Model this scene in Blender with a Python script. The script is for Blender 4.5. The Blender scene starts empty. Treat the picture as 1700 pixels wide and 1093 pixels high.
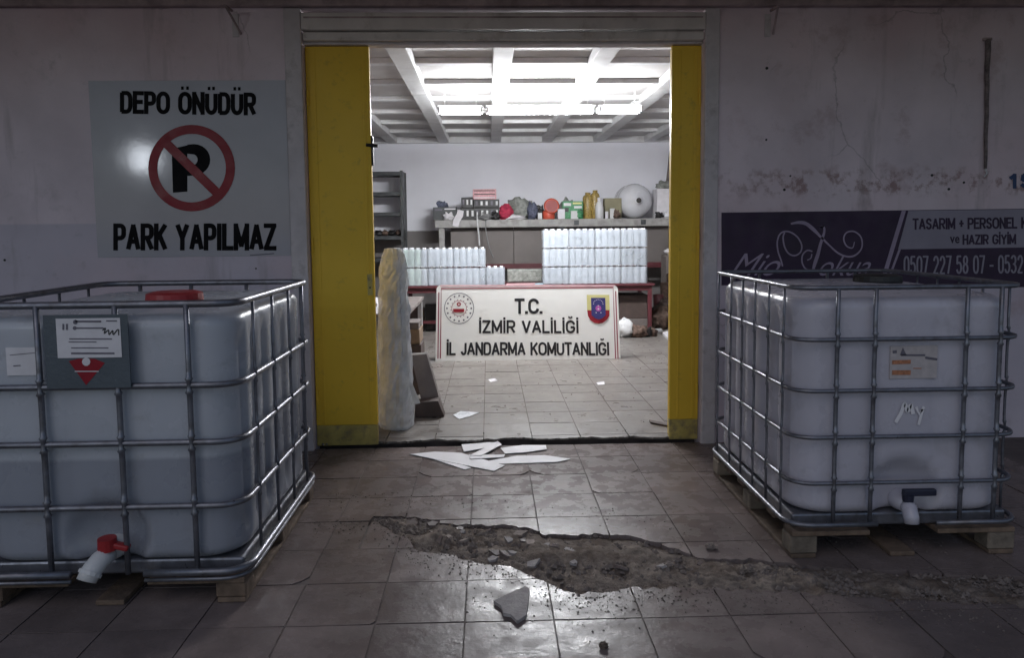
import bpy, math, random
from mathutils import Vector, Matrix, noise

# ------------------------------------------------------------------ camera, sky, light, exposure
sc = bpy.context.scene
COL = sc.collection
R = math.radians
F_PX, PPX, PPY = 1250.0, 850.0, 480.0          # focal length / principal point of the 1700 px wide photograph
CAM = Vector((0.0, 0.0, 1.455))
YAW, PITCH, ROLL = math.atan(38/F_PX), math.atan(102/F_PX), R(-0.55)
CROT = Matrix.Rotation(-YAW, 3, 'Z') @ Matrix.Rotation(math.pi/2 - PITCH, 3, 'X') @ Matrix.Rotation(ROLL, 3, 'Z')
cam_d = bpy.data.cameras.new('camera')
cam_d.sensor_width = 36.0
cam_d.lens = F_PX/1700*36.0
cam_d.shift_y = -(546.5 - PPY)/1700
cam_d.clip_start, cam_d.clip_end = 0.05, 1000
cam = bpy.data.objects.new('camera', cam_d); COL.objects.link(cam)
cam.matrix_world = Matrix.Translation(CAM) @ CROT.to_4x4()
sc.camera = cam

SUN_EL, SUN_ROT = R(48), R(200)
world = bpy.data.worlds.new('World'); sc.world = world; world.use_nodes = True
wn = world.node_tree.nodes; wl = world.node_tree.links
sky = wn.new('ShaderNodeTexSky'); sky.sky_type = 'NISHITA'; sky.sun_disc = False
sky.sun_elevation = SUN_EL; sky.sun_rotation = SUN_ROT
sky.dust_density = 1.0; sky.ozone_density = 1.0
wn['Background'].inputs['Strength'].default_value = 0.066
wl.new(sky.outputs[0], wn['Background'].inputs['Color'])
sun_d = bpy.data.lights.new('sun', 'SUN'); sun_d.energy = 0.10; sun_d.angle = R(40); sun_d.color = (1, .93, .90)
sun = bpy.data.objects.new('sun', sun_d); COL.objects.link(sun)
_sd = Vector((math.sin(SUN_ROT)*math.cos(SUN_EL), math.cos(SUN_ROT)*math.cos(SUN_EL), math.sin(SUN_EL)))
sun.rotation_euler = (-_sd).to_track_quat('-Z', 'Y').to_euler()
sc.view_settings.view_transform = 'Standard'; sc.view_settings.look = 'None'
sc.view_settings.exposure = 0.0; sc.view_settings.gamma = 1.0
sc.view_settings.use_curve_mapping = False
sc.render.engine = 'CYCLES'
sc.cycles.use_denoising = True
sc.cycles.max_bounces = 8
sc.cycles.sample_clamp_indirect = 4.0
rng = random.Random(11)

# ------------------------------------------------------------------ measuring helpers: photograph -> place
def ray(px, py): return CROT @ Vector(((px-PPX)/F_PX, (PPY-py)/F_PX, -1.0))
def at(px, py, Y):
    d = ray(px, py); return CAM + d*(Y/d.y)
def gr(px, py, z=0.0):
    d = ray(px, py); return CAM + d*((z-CAM.z)/d.z)
def ax(px, Y, py=450): return at(px, py, Y).x
def az(py, Y, px=812): return at(px, py, Y).z

# ------------------------------------------------------------------ materials
MATS = {}
def mat(name, col, rough=.6, metal=0.0, var=.18, vscale=6.0, bump=.15, bscale=60.0, spec=.5, rnd=0.0,
        dirt=None, dscale=2.5, damt=.5, dthr=.5, emit=None, trans=0.0, rvar=.12, extra=None, coat=0.0, alpha=1.0, sss=0.0, dsoft=.16):
    m = bpy.data.materials.new(name); m.use_nodes = True
    nt = m.node_tree; N = nt.nodes; L = nt.links
    b = N['Principled BSDF']
    geo = N.new('ShaderNodeNewGeometry')
    pos = geo.outputs['Position']
    def nz(scale, detail=5, rough_=.55):
        t = N.new('ShaderNodeTexNoise'); t.inputs['Scale'].default_value = scale
        t.inputs['Detail'].default_value = detail; t.inputs['Roughness'].default_value = rough_
        L.new(pos, t.inputs['Vector']); return t.outputs['Fac']
    def mrange(v, a, b_, c, d):
        q = N.new('ShaderNodeMapRange'); L.new(v, q.inputs['Value'])
        for i, x in enumerate((a, b_, c, d)): q.inputs[i+1].default_value = x
        return q.outputs[0]
    def mix(fac, a, b_, mode='MIX'):
        q = N.new('ShaderNodeMix'); q.data_type = 'RGBA'; q.blend_type = mode
        if isinstance(fac, float): q.inputs['Factor'].default_value = fac
        else: L.new(fac, q.inputs['Factor'])
        for s, v in ((q.inputs[6], a), (q.inputs[7], b_)):
            if isinstance(v, tuple): s.default_value = (*v, 1)
            else: L.new(v, s)
        return q.outputs[2]
    n1 = nz(vscale)
    lo = tuple(c*(1-var*1.3) for c in col); hi = tuple(min(1, c*(1+var)) for c in col)
    c = mix(mrange(n1, .3, .7, 0, 1), lo, hi)
    if extra: c = extra(N, L, pos, c, mix, mrange, nz)
    if rnd:
        oi = N.new('ShaderNodeObjectInfo')
        v = mrange(oi.outputs['Random'], 0, 1, 1-rnd, 1+rnd)
        cc = N.new('ShaderNodeCombineColor')
        for i in range(3): L.new(v, cc.inputs[i])
        c = mix(1.0, c, cc.outputs[0], 'MULTIPLY')
    if dirt:
        dn = mrange(nz(dscale, 8, .65), dthr, dthr+dsoft, 0, damt)
        c = mix(dn, c, dirt)
    L.new(c, b.inputs['Base Color'])
    L.new(mrange(nz(vscale*1.7, 6, .6), .3, .7, max(.02, rough-rvar), min(1, rough+rvar)), b.inputs['Roughness'])
    b.inputs['Metallic'].default_value = metal
    b.inputs['Specular IOR Level'].default_value = spec
    if coat: b.inputs['Coat Weight'].default_value = coat; b.inputs['Coat Roughness'].default_value = .08
    if sss: b.inputs['Subsurface Weight'].default_value = sss; b.inputs['Subsurface Scale'].default_value = .06; b.inputs['Subsurface Radius'].default_value = (1, .9, .8)
    if trans: b.inputs['Transmission Weight'].default_value = trans
    if alpha < 1: b.inputs['Alpha'].default_value = alpha
    if emit:
        b.inputs['Emission Color'].default_value = (*emit[0], 1); b.inputs['Emission Strength'].default_value = emit[1]
    if bump:
        bp = N.new('ShaderNodeBump'); bp.inputs['Strength'].default_value = bump; bp.inputs['Distance'].default_value = .01
        L.new(nz(bscale, 6, .6), bp.inputs['Height']); L.new(bp.outputs[0], b.inputs['Normal'])
    MATS[name] = m
    return m

def joints(x0, y0, s, w, colj):
    """tile joints drawn by the floor material where the tiles are too far off to build"""
    def f(N, L, pos, c, mix, mrange, nz):
        sep = N.new('ShaderNodeSeparateXYZ'); L.new(pos, sep.inputs[0])
        outs = []
        for i, o in ((0, x0), (1, y0)):
            a = N.new('ShaderNodeMath'); a.operation = 'SUBTRACT'; L.new(sep.outputs[i], a.inputs[0]); a.inputs[1].default_value = o
            p = N.new('ShaderNodeMath'); p.operation = 'PINGPONG'; L.new(a.outputs[0], p.inputs[0]); p.inputs[1].default_value = s/2
            k = N.new('ShaderNodeMath'); k.operation = 'LESS_THAN'; L.new(p.outputs[0], k.inputs[0]); k.inputs[1].default_value = w/2
            outs.append(k.outputs[0])
        mx = N.new('ShaderNodeMath'); mx.operation = 'MAXIMUM'; L.new(outs[0], mx.inputs[0]); L.new(outs[1], mx.inputs[1])
        return mix(mx.outputs[0], c, colj)
    return f

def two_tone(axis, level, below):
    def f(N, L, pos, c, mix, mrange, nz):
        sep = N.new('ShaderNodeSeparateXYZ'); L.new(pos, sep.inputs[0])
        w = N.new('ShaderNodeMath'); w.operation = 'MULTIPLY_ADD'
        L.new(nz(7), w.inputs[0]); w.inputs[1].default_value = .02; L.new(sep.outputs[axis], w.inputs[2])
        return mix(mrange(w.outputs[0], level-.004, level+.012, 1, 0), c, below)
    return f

def wall_look(N, L, pos, c, mix, mrange, nz):
    # painted dado below, reddish old stains, drips, rubbed-off patches, hairline cracks
    sep = N.new('ShaderNodeSeparateXYZ'); L.new(pos, sep.inputs[0])
    def stretched(sc_, vec, detail=6):
        mp = N.new('ShaderNodeMapping'); mp.inputs['Scale'].default_value = vec; L.new(pos, mp.inputs['Vector'])
        t = N.new('ShaderNodeTexNoise'); t.inputs['Scale'].default_value = sc_; t.inputs['Detail'].default_value = detail; t.inputs['Roughness'].default_value = .62
        L.new(mp.outputs[0], t.inputs['Vector']); return t.outputs['Fac']
    def mul(a_, b_):
        q = N.new('ShaderNodeMath'); q.operation = 'MULTIPLY'; L.new(a_, q.inputs[0]); L.new(b_, q.inputs[1]); return q.outputs[0]
    c = mix(mrange(sep.outputs[2], 1.50, 1.512, 1, 0), c, mix(.5, c, (.44, .43, .52)))
    c = mix(mrange(nz(.8, 4), .46, .70, 0, .75), c, (.70, .52, .55))
    right = mrange(sep.outputs[0], 1.2, 2.0, 0, 1)
    c = mix(mul(mrange(nz(4.0, 9, .7), .56, .66, 0, .4), right), c, (.44, .31, .32))
    band = mul(mrange(sep.outputs[2], 1.62, 1.68, 0, 1), mrange(sep.outputs[2], 1.84, 1.78, 0, 1))
    c = mix(mul(mul(mrange(nz(11, 6, .7), .50, .60, 0, .75), right), band), c, (.29, .17, .16))
    c = mix(mrange(nz(3.3, 9, .7), .58, .72, 0, .4), c, (.40, .36, .36))
    c = mix(mrange(stretched(5, (1, 1, .12)), .57, .70, 0, .45), c, (.27, .23, .22))
    v = N.new('ShaderNodeTexVoronoi'); v.feature = 'DISTANCE_TO_EDGE'; v.inputs['Scale'].default_value = .9
    ad = N.new('ShaderNodeVectorMath'); ad.operation = 'MULTIPLY_ADD'
    t = N.new('ShaderNodeTexNoise'); t.inputs['Scale'].default_value = 3; t.inputs['Detail'].default_value = 6; L.new(pos, t.inputs['Vector'])
    L.new(t.outputs['Color'], ad.inputs[0]); ad.inputs[1].default_value = (.35, .35, .35); L.new(pos, ad.inputs[2]); L.new(ad.outputs[0], v.inputs['Vector'])
    c = mix(mul(mrange(v.outputs['Distance'], .001, .005, .4, 0), mrange(nz(1.3, 3), .52, .60, 0, 1)), c, (.17, .14, .14))
    return c

wall_m = mat('plaster_wall', (.74, .635, .68), .75, var=.10, vscale=2.2, bump=.25, bscale=35, extra=wall_look, dirt=(.20, .18, .17), dscale=9, damt=.35, dthr=.62)
trim_m = mat('trim_paint', (.60, .55, .56), .6, var=.14, dirt=(.16, .13, .12), dscale=6, damt=.6, dthr=.55)
ledge_m = mat('ledge_concrete', (.46, .36, .36), .8, var=.2, dirt=(.10, .08, .08), dscale=4)
shutter_m = mat('shutter_paint', (.66, .61, .58), .5, var=.1, dirt=(.19, .13, .09), dscale=5, damt=.6, dthr=.56)
yellow_m = mat('yellow_paint', (.82, .535, .05), .5, spec=.3, var=.07, vscale=1.2, bump=.10, bscale=7, dirt=(.36, .25, .06), dscale=16, damt=.45, dthr=.58)
yellow_worn_m = mat('worn_yellow_base', (.48, .38, .11), .6, var=.2, vscale=9, dirt=(.15, .12, .09), dscale=14, damt=.7)
black_m = mat('black_metal', (.018, .017, .017), .5)
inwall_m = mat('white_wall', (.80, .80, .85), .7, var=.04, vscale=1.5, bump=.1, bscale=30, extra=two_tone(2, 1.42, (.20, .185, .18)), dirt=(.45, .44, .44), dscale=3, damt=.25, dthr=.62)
ceil_m = mat('ceiling_panel', (.56, .54, .53), .8, var=.06)
beam_m = mat('ceiling_beam', (.66, .66, .66), .7, var=.06, dirt=(.42, .40, .38), dscale=4, damt=.4)
TX0, TY0, TS = -.105, 2.68, .33
IX0, IY0 = -.05, 5.06
tile_m = mat('yard_tile', (.19, .153, .144), .28, spec=.10, var=.2, vscale=5, bump=.22, bscale=22, rnd=.14, dirt=(.120, .097, .090), dscale=1.9, damt=.6, dthr=.30, dsoft=.45, rvar=.18)
itile_m = mat('hall_tile', (.20, .182, .168), .36, var=.14, vscale=5, bump=.15, bscale=22, rnd=.07, dirt=(.135, .115, .10), dscale=2.4, damt=.7, dthr=.36, dsoft=.36)
ifar_m = mat('hall_floor', (.20, .182, .168), .38, var=.14, vscale=5, bump=.12, bscale=22, dirt=(.15, .13, .115), dscale=2.2, damt=.5, extra=joints(IX0, IY0, TS, .007, (.10, .08, .07)))
mortar_m = mat('mortar', (.115, .092, .085), .9, var=.3)
soil_m = mat('soil', (.20, .165, .14), .95, var=.35, vscale=14, bump=.9, bscale=70, spec=.2, dirt=(.10, .072, .055), dscale=6, damt=.8, dthr=.48)
stone_m = mat('rubble_stone', (.26, .215, .19), .9, var=.3, vscale=20, bump=.5, rnd=.35)
asphalt_m = mat('ground_asphalt', (.06, .053, .05), .9, var=.3, vscale=1.5)
slab_m = mat('broken_tile_back', (.36, .33, .32), .85, var=.2, vscale=25, bump=.5)
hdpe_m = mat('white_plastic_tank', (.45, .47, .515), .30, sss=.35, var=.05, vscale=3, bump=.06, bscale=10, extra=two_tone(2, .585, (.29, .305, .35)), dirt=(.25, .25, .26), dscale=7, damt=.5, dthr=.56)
hdpe2_m = mat('clouded_plastic_tank', (.49, .475, .535), .30, sss=.35, var=.06, vscale=3, bump=.06, bscale=10, dirt=(.27, .26, .28), dscale=5, damt=.45, dthr=.56)
steel_m = mat('galvanised_steel', (.20, .205, .235), .38, metal=.65, var=.15, vscale=25, bump=.05, dirt=(.10, .085, .08), dscale=12, damt=.5)
plate_m = mat('label_plate', (.085, .105, .125), .45, var=.1, metal=.2)
wood_m = mat('pallet_wood', (.15, .105, .075), .85, var=.3, vscale=18, bump=.4, rnd=.2)
wood2_m = mat('pale_pallet_wood', (.20, .165, .13), .85, var=.3, vscale=18, bump=.4, rnd=.15)
red_m = mat('red_plastic', (.32, .018, .022), .4, var=.1)
whitep_m = mat('white_plastic', (.62, .62, .62), .35, var=.05)
bluegrey_m = mat('dark_lever', (.018, .02, .04), .45)
paper_m = mat('white_paper', (.68, .66, .68), .8, var=.08, vscale=12, bump=.05)
paper2_m = mat('pink_paper', (.62, .36, .38), .8, var=.15, vscale=30)
bluep_m = mat('blue_paper', (.42, .55, .62), .7, var=.15, vscale=30)
ink_m = mat('black_ink', (.012, .011, .013), .4, var=.3, bump=0)
inkgrey_m = mat('grey_ink', (.13, .12, .15), .6, bump=0)
signred_m = mat('sign_red', (.28, .020, .032), .35, var=.12, bump=0, spec=.2)
signface_m = mat('sign_sheet', (.46, .45, .49), .10, var=.05, vscale=3, bump=.05, bscale=4, spec=.3, rvar=.02)
signink_m = mat('sign_ink', (.008, .007, .009), .5, spec=.06, var=.3, bump=0)
bannerdark_m = mat('banner_purple', (.030, .010, .040), .5, var=.2, bump=.03)
bannerpale_m = mat('banner_pale', (.30, .27, .33), .55, var=.08, bump=.03)
bannerline_m = mat('banner_script', (.34, .27, .37), .55, var=.15, bump=0)
bluenum_m = mat('blue_number', (.02, .045, .13), .5, bump=0)
orange_m = mat('orange_ink', (.40, .17, .09), .7, var=.3, vscale=80, bump=0)
board_m = mat('white_board', (.88, .88, .84), .5, var=.02, bump=0)
maroon_m = mat('maroon_paint', (.10, .022, .028), .5, var=.15)
border_m = mat('maroon_border', (.30, .05, .08), .5, bump=0)
pinkborder_m = mat('pink_border', (.80, .52, .55), .5, bump=0)
crest_y = mat('crest_yellow', (.66, .62, .26), .5, var=.1, bump=0)
crest_n = mat('crest_navy', (.03, .03, .16), .5, var=.2, vscale=60, bump=0)
crest_p = mat('crest_purple', (.42, .08, .38), .5, var=.2, bump=0)
bottle_m = mat('bottle_plastic', (.54, .60, .67), .28, var=.03, bump=0, rnd=.05, trans=.12)
bottleg_m = mat('green_tint_bottle', (.52, .66, .60), .28, var=.03, bump=0, rnd=.05, trans=.12)
cap_m = mat('bottle_cap', (.80, .80, .84), .4, var=.05, bump=0, rnd=.06)
film_m = mat('stretch_film', (.84, .86, .90), .3, var=.03, bump=.1)
shelf_m = mat('dark_steel_shelf', (.055, .06, .062), .5, var=.2)
bench_m = mat('bench_edge', (.36, .35, .335), .6, var=.15, vscale=9, dirt=(.16, .15, .14), dscale=6, damt=.6)
cabinet_m = mat('taupe_cabinet', (.175, .155, .145), .6, var=.12, vscale=2)
card_m = mat('cardboard', (.27, .19, .125), .85, var=.15, vscale=9)
darkcard_m = mat('dark_brown_board', (.075, .052, .045), .7, var=.2, vscale=9)
greybrown_m = mat('grey_brown_board', (.17, .145, .135), .7, var=.15, vscale=9)
film2_m = mat('clear_plastic_wrap', (.74, .76, .78), .12, var=.14, vscale=14, bump=.25, bscale=22, spec=.9, alpha=.72)
core_m = mat('grey_roll', (.60, .62, .64), .6, var=.25, vscale=7)
wrap_m = mat('shrink_film', (.62, .66, .70), .22, rnd=.16, var=.08, vscale=12, bump=.5, bscale=25, alpha=.40)
pinkbox_m = mat('pink_white_print', (.66, .36, .38), .6, var=.2, vscale=40, bump=0)
crimson_m = mat('crimson_cloth', (.42, .03, .07), .8, var=.3, vscale=25)
greybag_m = mat('grey_green_bag', (.25, .26, .235), .55, var=.35, vscale=22, bump=.6)
bluebag_m = mat('blue_grey_cloth', (.10, .11, .16), .7, var=.5, vscale=40)
redor_m = mat('red_orange_plastic', (.58, .10, .06), .4, var=.2, vscale=20)
green_m = mat('green_print', (.06, .26, .11), .5, var=.5, vscale=50, bump=0)
gold_m = mat('gold_brown_wrap', (.34, .24, .07), .35, var=.5, vscale=45)
olive_m = mat('olive_carton', (.24, .22, .14), .8, var=.12)
jug_m = mat('cloudy_jug', (.70, .70, .73), .22, var=.05, vscale=4, bump=.05, bscale=8, sss=.2)
cable_m = mat('white_cable', (.72, .72, .72), .5, bump=0)
gcable_m = mat('grey_cable', (.22, .22, .22), .5, bump=0)
junk_m = mat('brown_junk', (.13, .085, .065), .8, var=.5, vscale=24, bump=.6)
tube_m = mat('fluorescent_tube', (.9, .9, .9), .4, bump=0, emit=((.95, .97, 1.0), 430.0))
mat('side_tube', (.9, .9, .9), .4, bump=0, emit=((.95, .97, 1.0), 130.0))
fix_m = mat('white_enamel', (.82, .82, .82), .4, var=.02, bump=0)
lampglass_m = mat('lamp_glass', (.9, .9, .9), .4, bump=0, emit=((.86, .92, 1.0), 48.0))
pole_m = mat('grey_pole', (.2, .2, .21), .5, metal=.5)

# ------------------------------------------------------------------ mesh builder
class MB:
    def __init__(s): s.v = []; s.f = []; s.mi = []; s.cur = 0
    def add(s, vs, fs):
        n = len(s.v); s.v += [Vector(p) for p in vs]
        for f in fs: s.f.append(tuple(i+n for i in f)); s.mi.append(s.cur)
        return s
    def box(s, x0, x1, y0, y1, z0, z1):
        return s.add([(x0,y0,z0),(x1,y0,z0),(x1,y1,z0),(x0,y1,z0),(x0,y0,z1),(x1,y0,z1),(x1,y1,z1),(x0,y1,z1)],
                     [(3,2,1,0),(4,5,6,7),(0,1,5,4),(1,2,6,5),(2,3,7,6),(3,0,4,7)])
    def obox(s, c, size, rot):
        m = rot.to_matrix() if hasattr(rot, 'to_matrix') else rot
        hx, hy, hz = (q/2 for q in size); c = Vector(c)
        ps = [c + m @ Vector(p) for p in ((-hx,-hy,-hz),(hx,-hy,-hz),(hx,hy,-hz),(-hx,hy,-hz),(-hx,-hy,hz),(hx,-hy,hz),(hx,hy,hz),(-hx,hy,hz))]
        return s.add(ps, [(3,2,1,0),(4,5,6,7),(0,1,5,4),(1,2,6,5),(2,3,7,6),(3,0,4,7)])
    def prism(s, pts, ext):
        pts = [Vector(p) for p in pts]; ext = Vector(ext); n = len(pts)
        return s.add(pts + [p+ext for p in pts], [tuple(range(n))[::-1], tuple(range(n, 2*n))] + [(i, (i+1) % n, n+(i+1) % n, n+i) for i in range(n)])
    def tube(s, path, r, n=8, closed=False, caps=True):
        path = [Vector(p) for p in path]; m = len(path); rings = []
        up = None
        for i, p in enumerate(path):
            a = path[(i-1) % m] if (closed or i > 0) else p
            b = path[(i+1) % m] if (closed or i < m-1) else p
            t = (b-a).normalized()
            if up is None:
                up = Vector((0,0,1)) if abs(t.z) < .9 else Vector((1,0,0))
            u = (up - t*up.dot(t))
            if u.length < 1e-5: u = Vector((1,0,0)) - t*t.x
            u.normalize(); w = t.cross(u); up = u
            rr = r[i] if isinstance(r, (list, tuple)) else r
            rings.append([p + u*math.cos(2*math.pi*k/n)*rr + w*math.sin(2*math.pi*k/n)*rr for k in range(n)])
        vs = [q for ring in rings for q in ring]; fs = []
        for i in range(m if closed else m-1):
            j = (i+1) % m
            for k in range(n): fs.append((i*n+k, i*n+(k+1) % n, j*n+(k+1) % n, j*n+k))
        if caps and not closed: fs += [tuple(range(n))[::-1], tuple(range((m-1)*n, m*n))]
        return s.add(vs, fs)
    def lathe(s, prof, c=(0,0,0), n=20, mtx=None, wob=None):
        c = Vector(c); vs = []; fs = []; m = len(prof)
        for i, (r, z) in enumerate(prof):
            for k in range(n):
                a = 2*math.pi*k/n; rr = r
                if wob: rr = r*(1+wob(a, z))
                p = Vector((rr*math.cos(a), rr*math.sin(a), z))
                vs.append(c + (mtx @ p if mtx else p))
        for i in range(m-1):
            for k in range(n): fs.append((i*n+k, i*n+(k+1) % n, (i+1)*n+(k+1) % n, (i+1)*n+k))
        fs += [tuple(range(n))[::-1], tuple(range((m-1)*n, m*n))]
        return s.add(vs, fs)
    def blob(s, c, r, seed=0, amp=.25, freq=2.0, nu=14, nv=9, squash_base=True):
        c = Vector(c); vs = []; fs = []
        for j in range(nv+1):
            th = math.pi*j/nv
            for i in range(nu):
                a = 2*math.pi*i/nu
                d = Vector((math.sin(th)*math.cos(a), math.sin(th)*math.sin(a), math.cos(th)))
                k = 1+amp*noise.noise(d*freq + Vector((seed*7.3, seed*1.7, 0)))*2
                p = Vector((d.x*r[0]*k, d.y*r[1]*k, d.z*r[2]*k))
                if squash_base: p.z = max(p.z, -r[2]*.82)
                vs.append(c+p)
        for j in range(nv):
            for i in range(nu): fs.append((j*nu+i, (j+1)*nu+i, (j+1)*nu+(i+1) % nu, j*nu+(i+1) % nu))
        return s.add(vs, fs)
    def mesh(s, name, mats, smooth=False):
        me = bpy.data.meshes.new(name); me.from_pydata([tuple(p) for p in s.v], [], s.f)
        for m in (mats if isinstance(mats, (list, tuple)) else [mats]): me.materials.append(m)
        if any(s.mi): me.polygons.foreach_set('material_index', s.mi)
        if smooth: me.polygons.foreach_set('use_smooth', [True]*len(me.polygons))
        me.validate(); me.update()
        return me

WLOC = {}
def link(o, parent=None):
    COL.objects.link(o)
    if parent:
        o.parent = parent
        if parent in WLOC: o.matrix_parent_inverse = Matrix.Translation(-WLOC[parent])
    return o
def tag(o, label=None, cat=None, group=None, kind=None):
    for k, v in (('label', label), ('category', cat), ('group', group), ('kind', kind)):
        if v: o[k] = v
    return o
def obj(name, mb, m, parent=None, smooth=False, bevel=0, loc=None):
    o = bpy.data.objects.new(name, mb.mesh(name, m, smooth) if isinstance(mb, MB) else mb)
    if loc is not None: o.location = loc
    link(o, parent)
    if bevel:
        b = o.modifiers.new('bevel', 'BEVEL'); b.width = bevel; b.segments = 2; b.limit_method = 'ANGLE'; b.angle_limit = R(40)
    if smooth == 'auto' or (smooth and bevel): pass
    return o
def thing(name, label, cat, loc, group=None):
    o = bpy.data.objects.new(name, None); o.location = loc; o.empty_display_size = .1
    COL.objects.link(o); WLOC[o] = Vector(loc); tag(o, label, cat, group); return o
def bx(name, b, m, parent=None, bevel=.004): return obj(name, MB().box(*b), m, parent, bevel=bevel)

def auto_smooth(o, ang=35):
    me = o.data
    me.polygons.foreach_set('use_smooth', [True]*len(me.polygons))
    try: me.set_sharp_from_angle(angle=R(ang))
    except Exception: pass
    return o

# flat print on a vertical plane y = Y
def text_mesh(body, bold=0.0, shear=0.0):
    cu = bpy.data.curves.new('print', 'FONT'); cu.body = body; cu.offset = bold; cu.shear = shear
    cu.resolution_u = 4; cu.space_character = 1.0 + bold*2.0
    o = bpy.data.objects.new('print', cu); COL.objects.link(o)
    dg = bpy.context.evaluated_depsgraph_get(); dg.update()
    me = bpy.data.meshes.new_from_object(o.evaluated_get(dg))
    bpy.data.objects.remove(o); bpy.data.curves.remove(cu)
    return me
def text_on(name, body, box, Y, m, parent, bold=0.0, shear=0.0, slope=0.0, thick=0.0):
    """text stretched over a photo box (x0,y0,x1,y1) on the plane y = Y"""
    me = text_mesh(body, bold, shear); x0, y0, x1, y1 = box
    xs = [v.co.x for v in me.vertices]; ys = [v.co.y for v in me.vertices]
    a, b, c, d = min(xs), max(xs), min(ys), max(ys)
    for v in me.vertices:
        u = (v.co.x-a)/(b-a); w = (v.co.y-c)/(d-c)
        p = at(x0+(x1-x0)*u, y1+(y0-y1)*w + slope*(u-.5), Y); v.co = (p.x, Y, p.z)
    if thick:                                  # heavier strokes: the same glyphs overprinted a little to each side
        vs = [v.co.copy() for v in me.vertices]; fs = [tuple(p.vertices) for p in me.polygons]; k = Y/F_PX; mb = MB()
        for q, dx in enumerate((0, -thick, thick, -thick/2, thick/2)):
            mb.add([v + Vector((dx*k, -.0002*q, 0)) for v in vs], fs)
        bpy.data.meshes.remove(me)
        return obj(name, mb, m, parent)
    me.materials.append(m); me.name = name
    return obj(name, me, m, parent)
def ribbon(pts, w, Y, mb=None):
    mb = mb or MB(); n = len(pts)
    P = [at(p[0], p[1], Y) for p in pts]
    for p in P: p.y = Y
    k = Y/F_PX; L_ = []; R_ = []
    for i, p in enumerate(P):
        t = (P[min(i+1, n-1)]-P[max(i-1, 0)]).normalized(); nrm = Vector((-t.z, 0, t.x))
        ww = (w[i] if isinstance(w, (list, tuple)) else w)*k/2
        L_.append(p+nrm*ww); R_.append(p-nrm*ww)
    return mb.add(L_+R_, [(i, i+1, n+i+1, n+i) for i in range(n-1)])
def smooth_path(pts, sub=6):
    out = []; n = len(pts)
    for i in range(n-1):
        p0, p1, p2, p3 = pts[max(i-1,0)], pts[i], pts[i+1], pts[min(i+2,n-1)]
        for k in range(sub):
            t = k/sub
            out.append(tuple(.5*((2*p1[d])+(-p0[d]+p2[d])*t+(2*p0[d]-5*p1[d]+4*p2[d]-p3[d])*t*t+(-p0[d]+3*p1[d]-3*p2[d]+p3[d])*t**3) for d in range(len(p1))))
    out.append(tuple(pts[-1])); return out
def poly(pts, Y, mb=None):
    mb = mb or MB(); P = [at(p[0], p[1], Y) for p in pts]
    for p in P: p.y = Y
    return mb.add(P, [tuple(range(len(P)))])
def ring_px(cx, cy, r0, r1, Y, n=48, mb=None, ry=1.0):
    mb = mb or MB(); vs = []
    for k in range(n):
        a = 2*math.pi*k/n
        for r in (r0, r1): vs.append(at(cx+r*math.cos(a), cy+r*ry*math.sin(a), Y))
    for p in vs: p.y = Y
    return mb.add(vs, [(2*k, 2*((k+1) % n), 2*((k+1) % n)+1, 2*k+1) for k in range(n)])
def disc_px(cx, cy, r, Y, n=10, mb=None, ry=1.0):
    return poly([(cx+r*math.cos(2*math.pi*k/n), cy+r*ry*math.sin(2*math.pi*k/n)) for k in range(n)], Y, mb)

# block capitals drawn as strokes
def _arc(cx, cy, rx_, ry_, a0, a1, n=8): return [(cx+rx_*math.cos(R(a0+(a1-a0)*k/n)), cy+ry_*math.sin(R(a0+(a1-a0)*k/n))) for k in range(n+1)]
def _bowl(y0, y1): h_ = (y1-y0)/2; return [(0, y1)] + _arc(.55, (y0+y1)/2+h_*.35, .45, h_*.65, 90, 0, 5) + _arc(.55, (y0+y1)/2-h_*.35, .45, h_*.65, 0, -90, 5) + [(0, y0)]
def _ring(): return _arc(.5, .68, .5, .32, 0, 180, 10) + _arc(.5, .32, .5, .32, 180, 360, 10) + [(1, .68)]
_C = _arc(.5, .68, .5, .32, 8, 180, 9) + _arc(.5, .32, .5, .32, 180, 352, 9)
_S = _arc(.5, .74, .46, .26, 10, 180, 7) + [(.12, .6), (.88, .42)] + _arc(.5, .26, .48, .26, 0, -170, 8)
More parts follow.
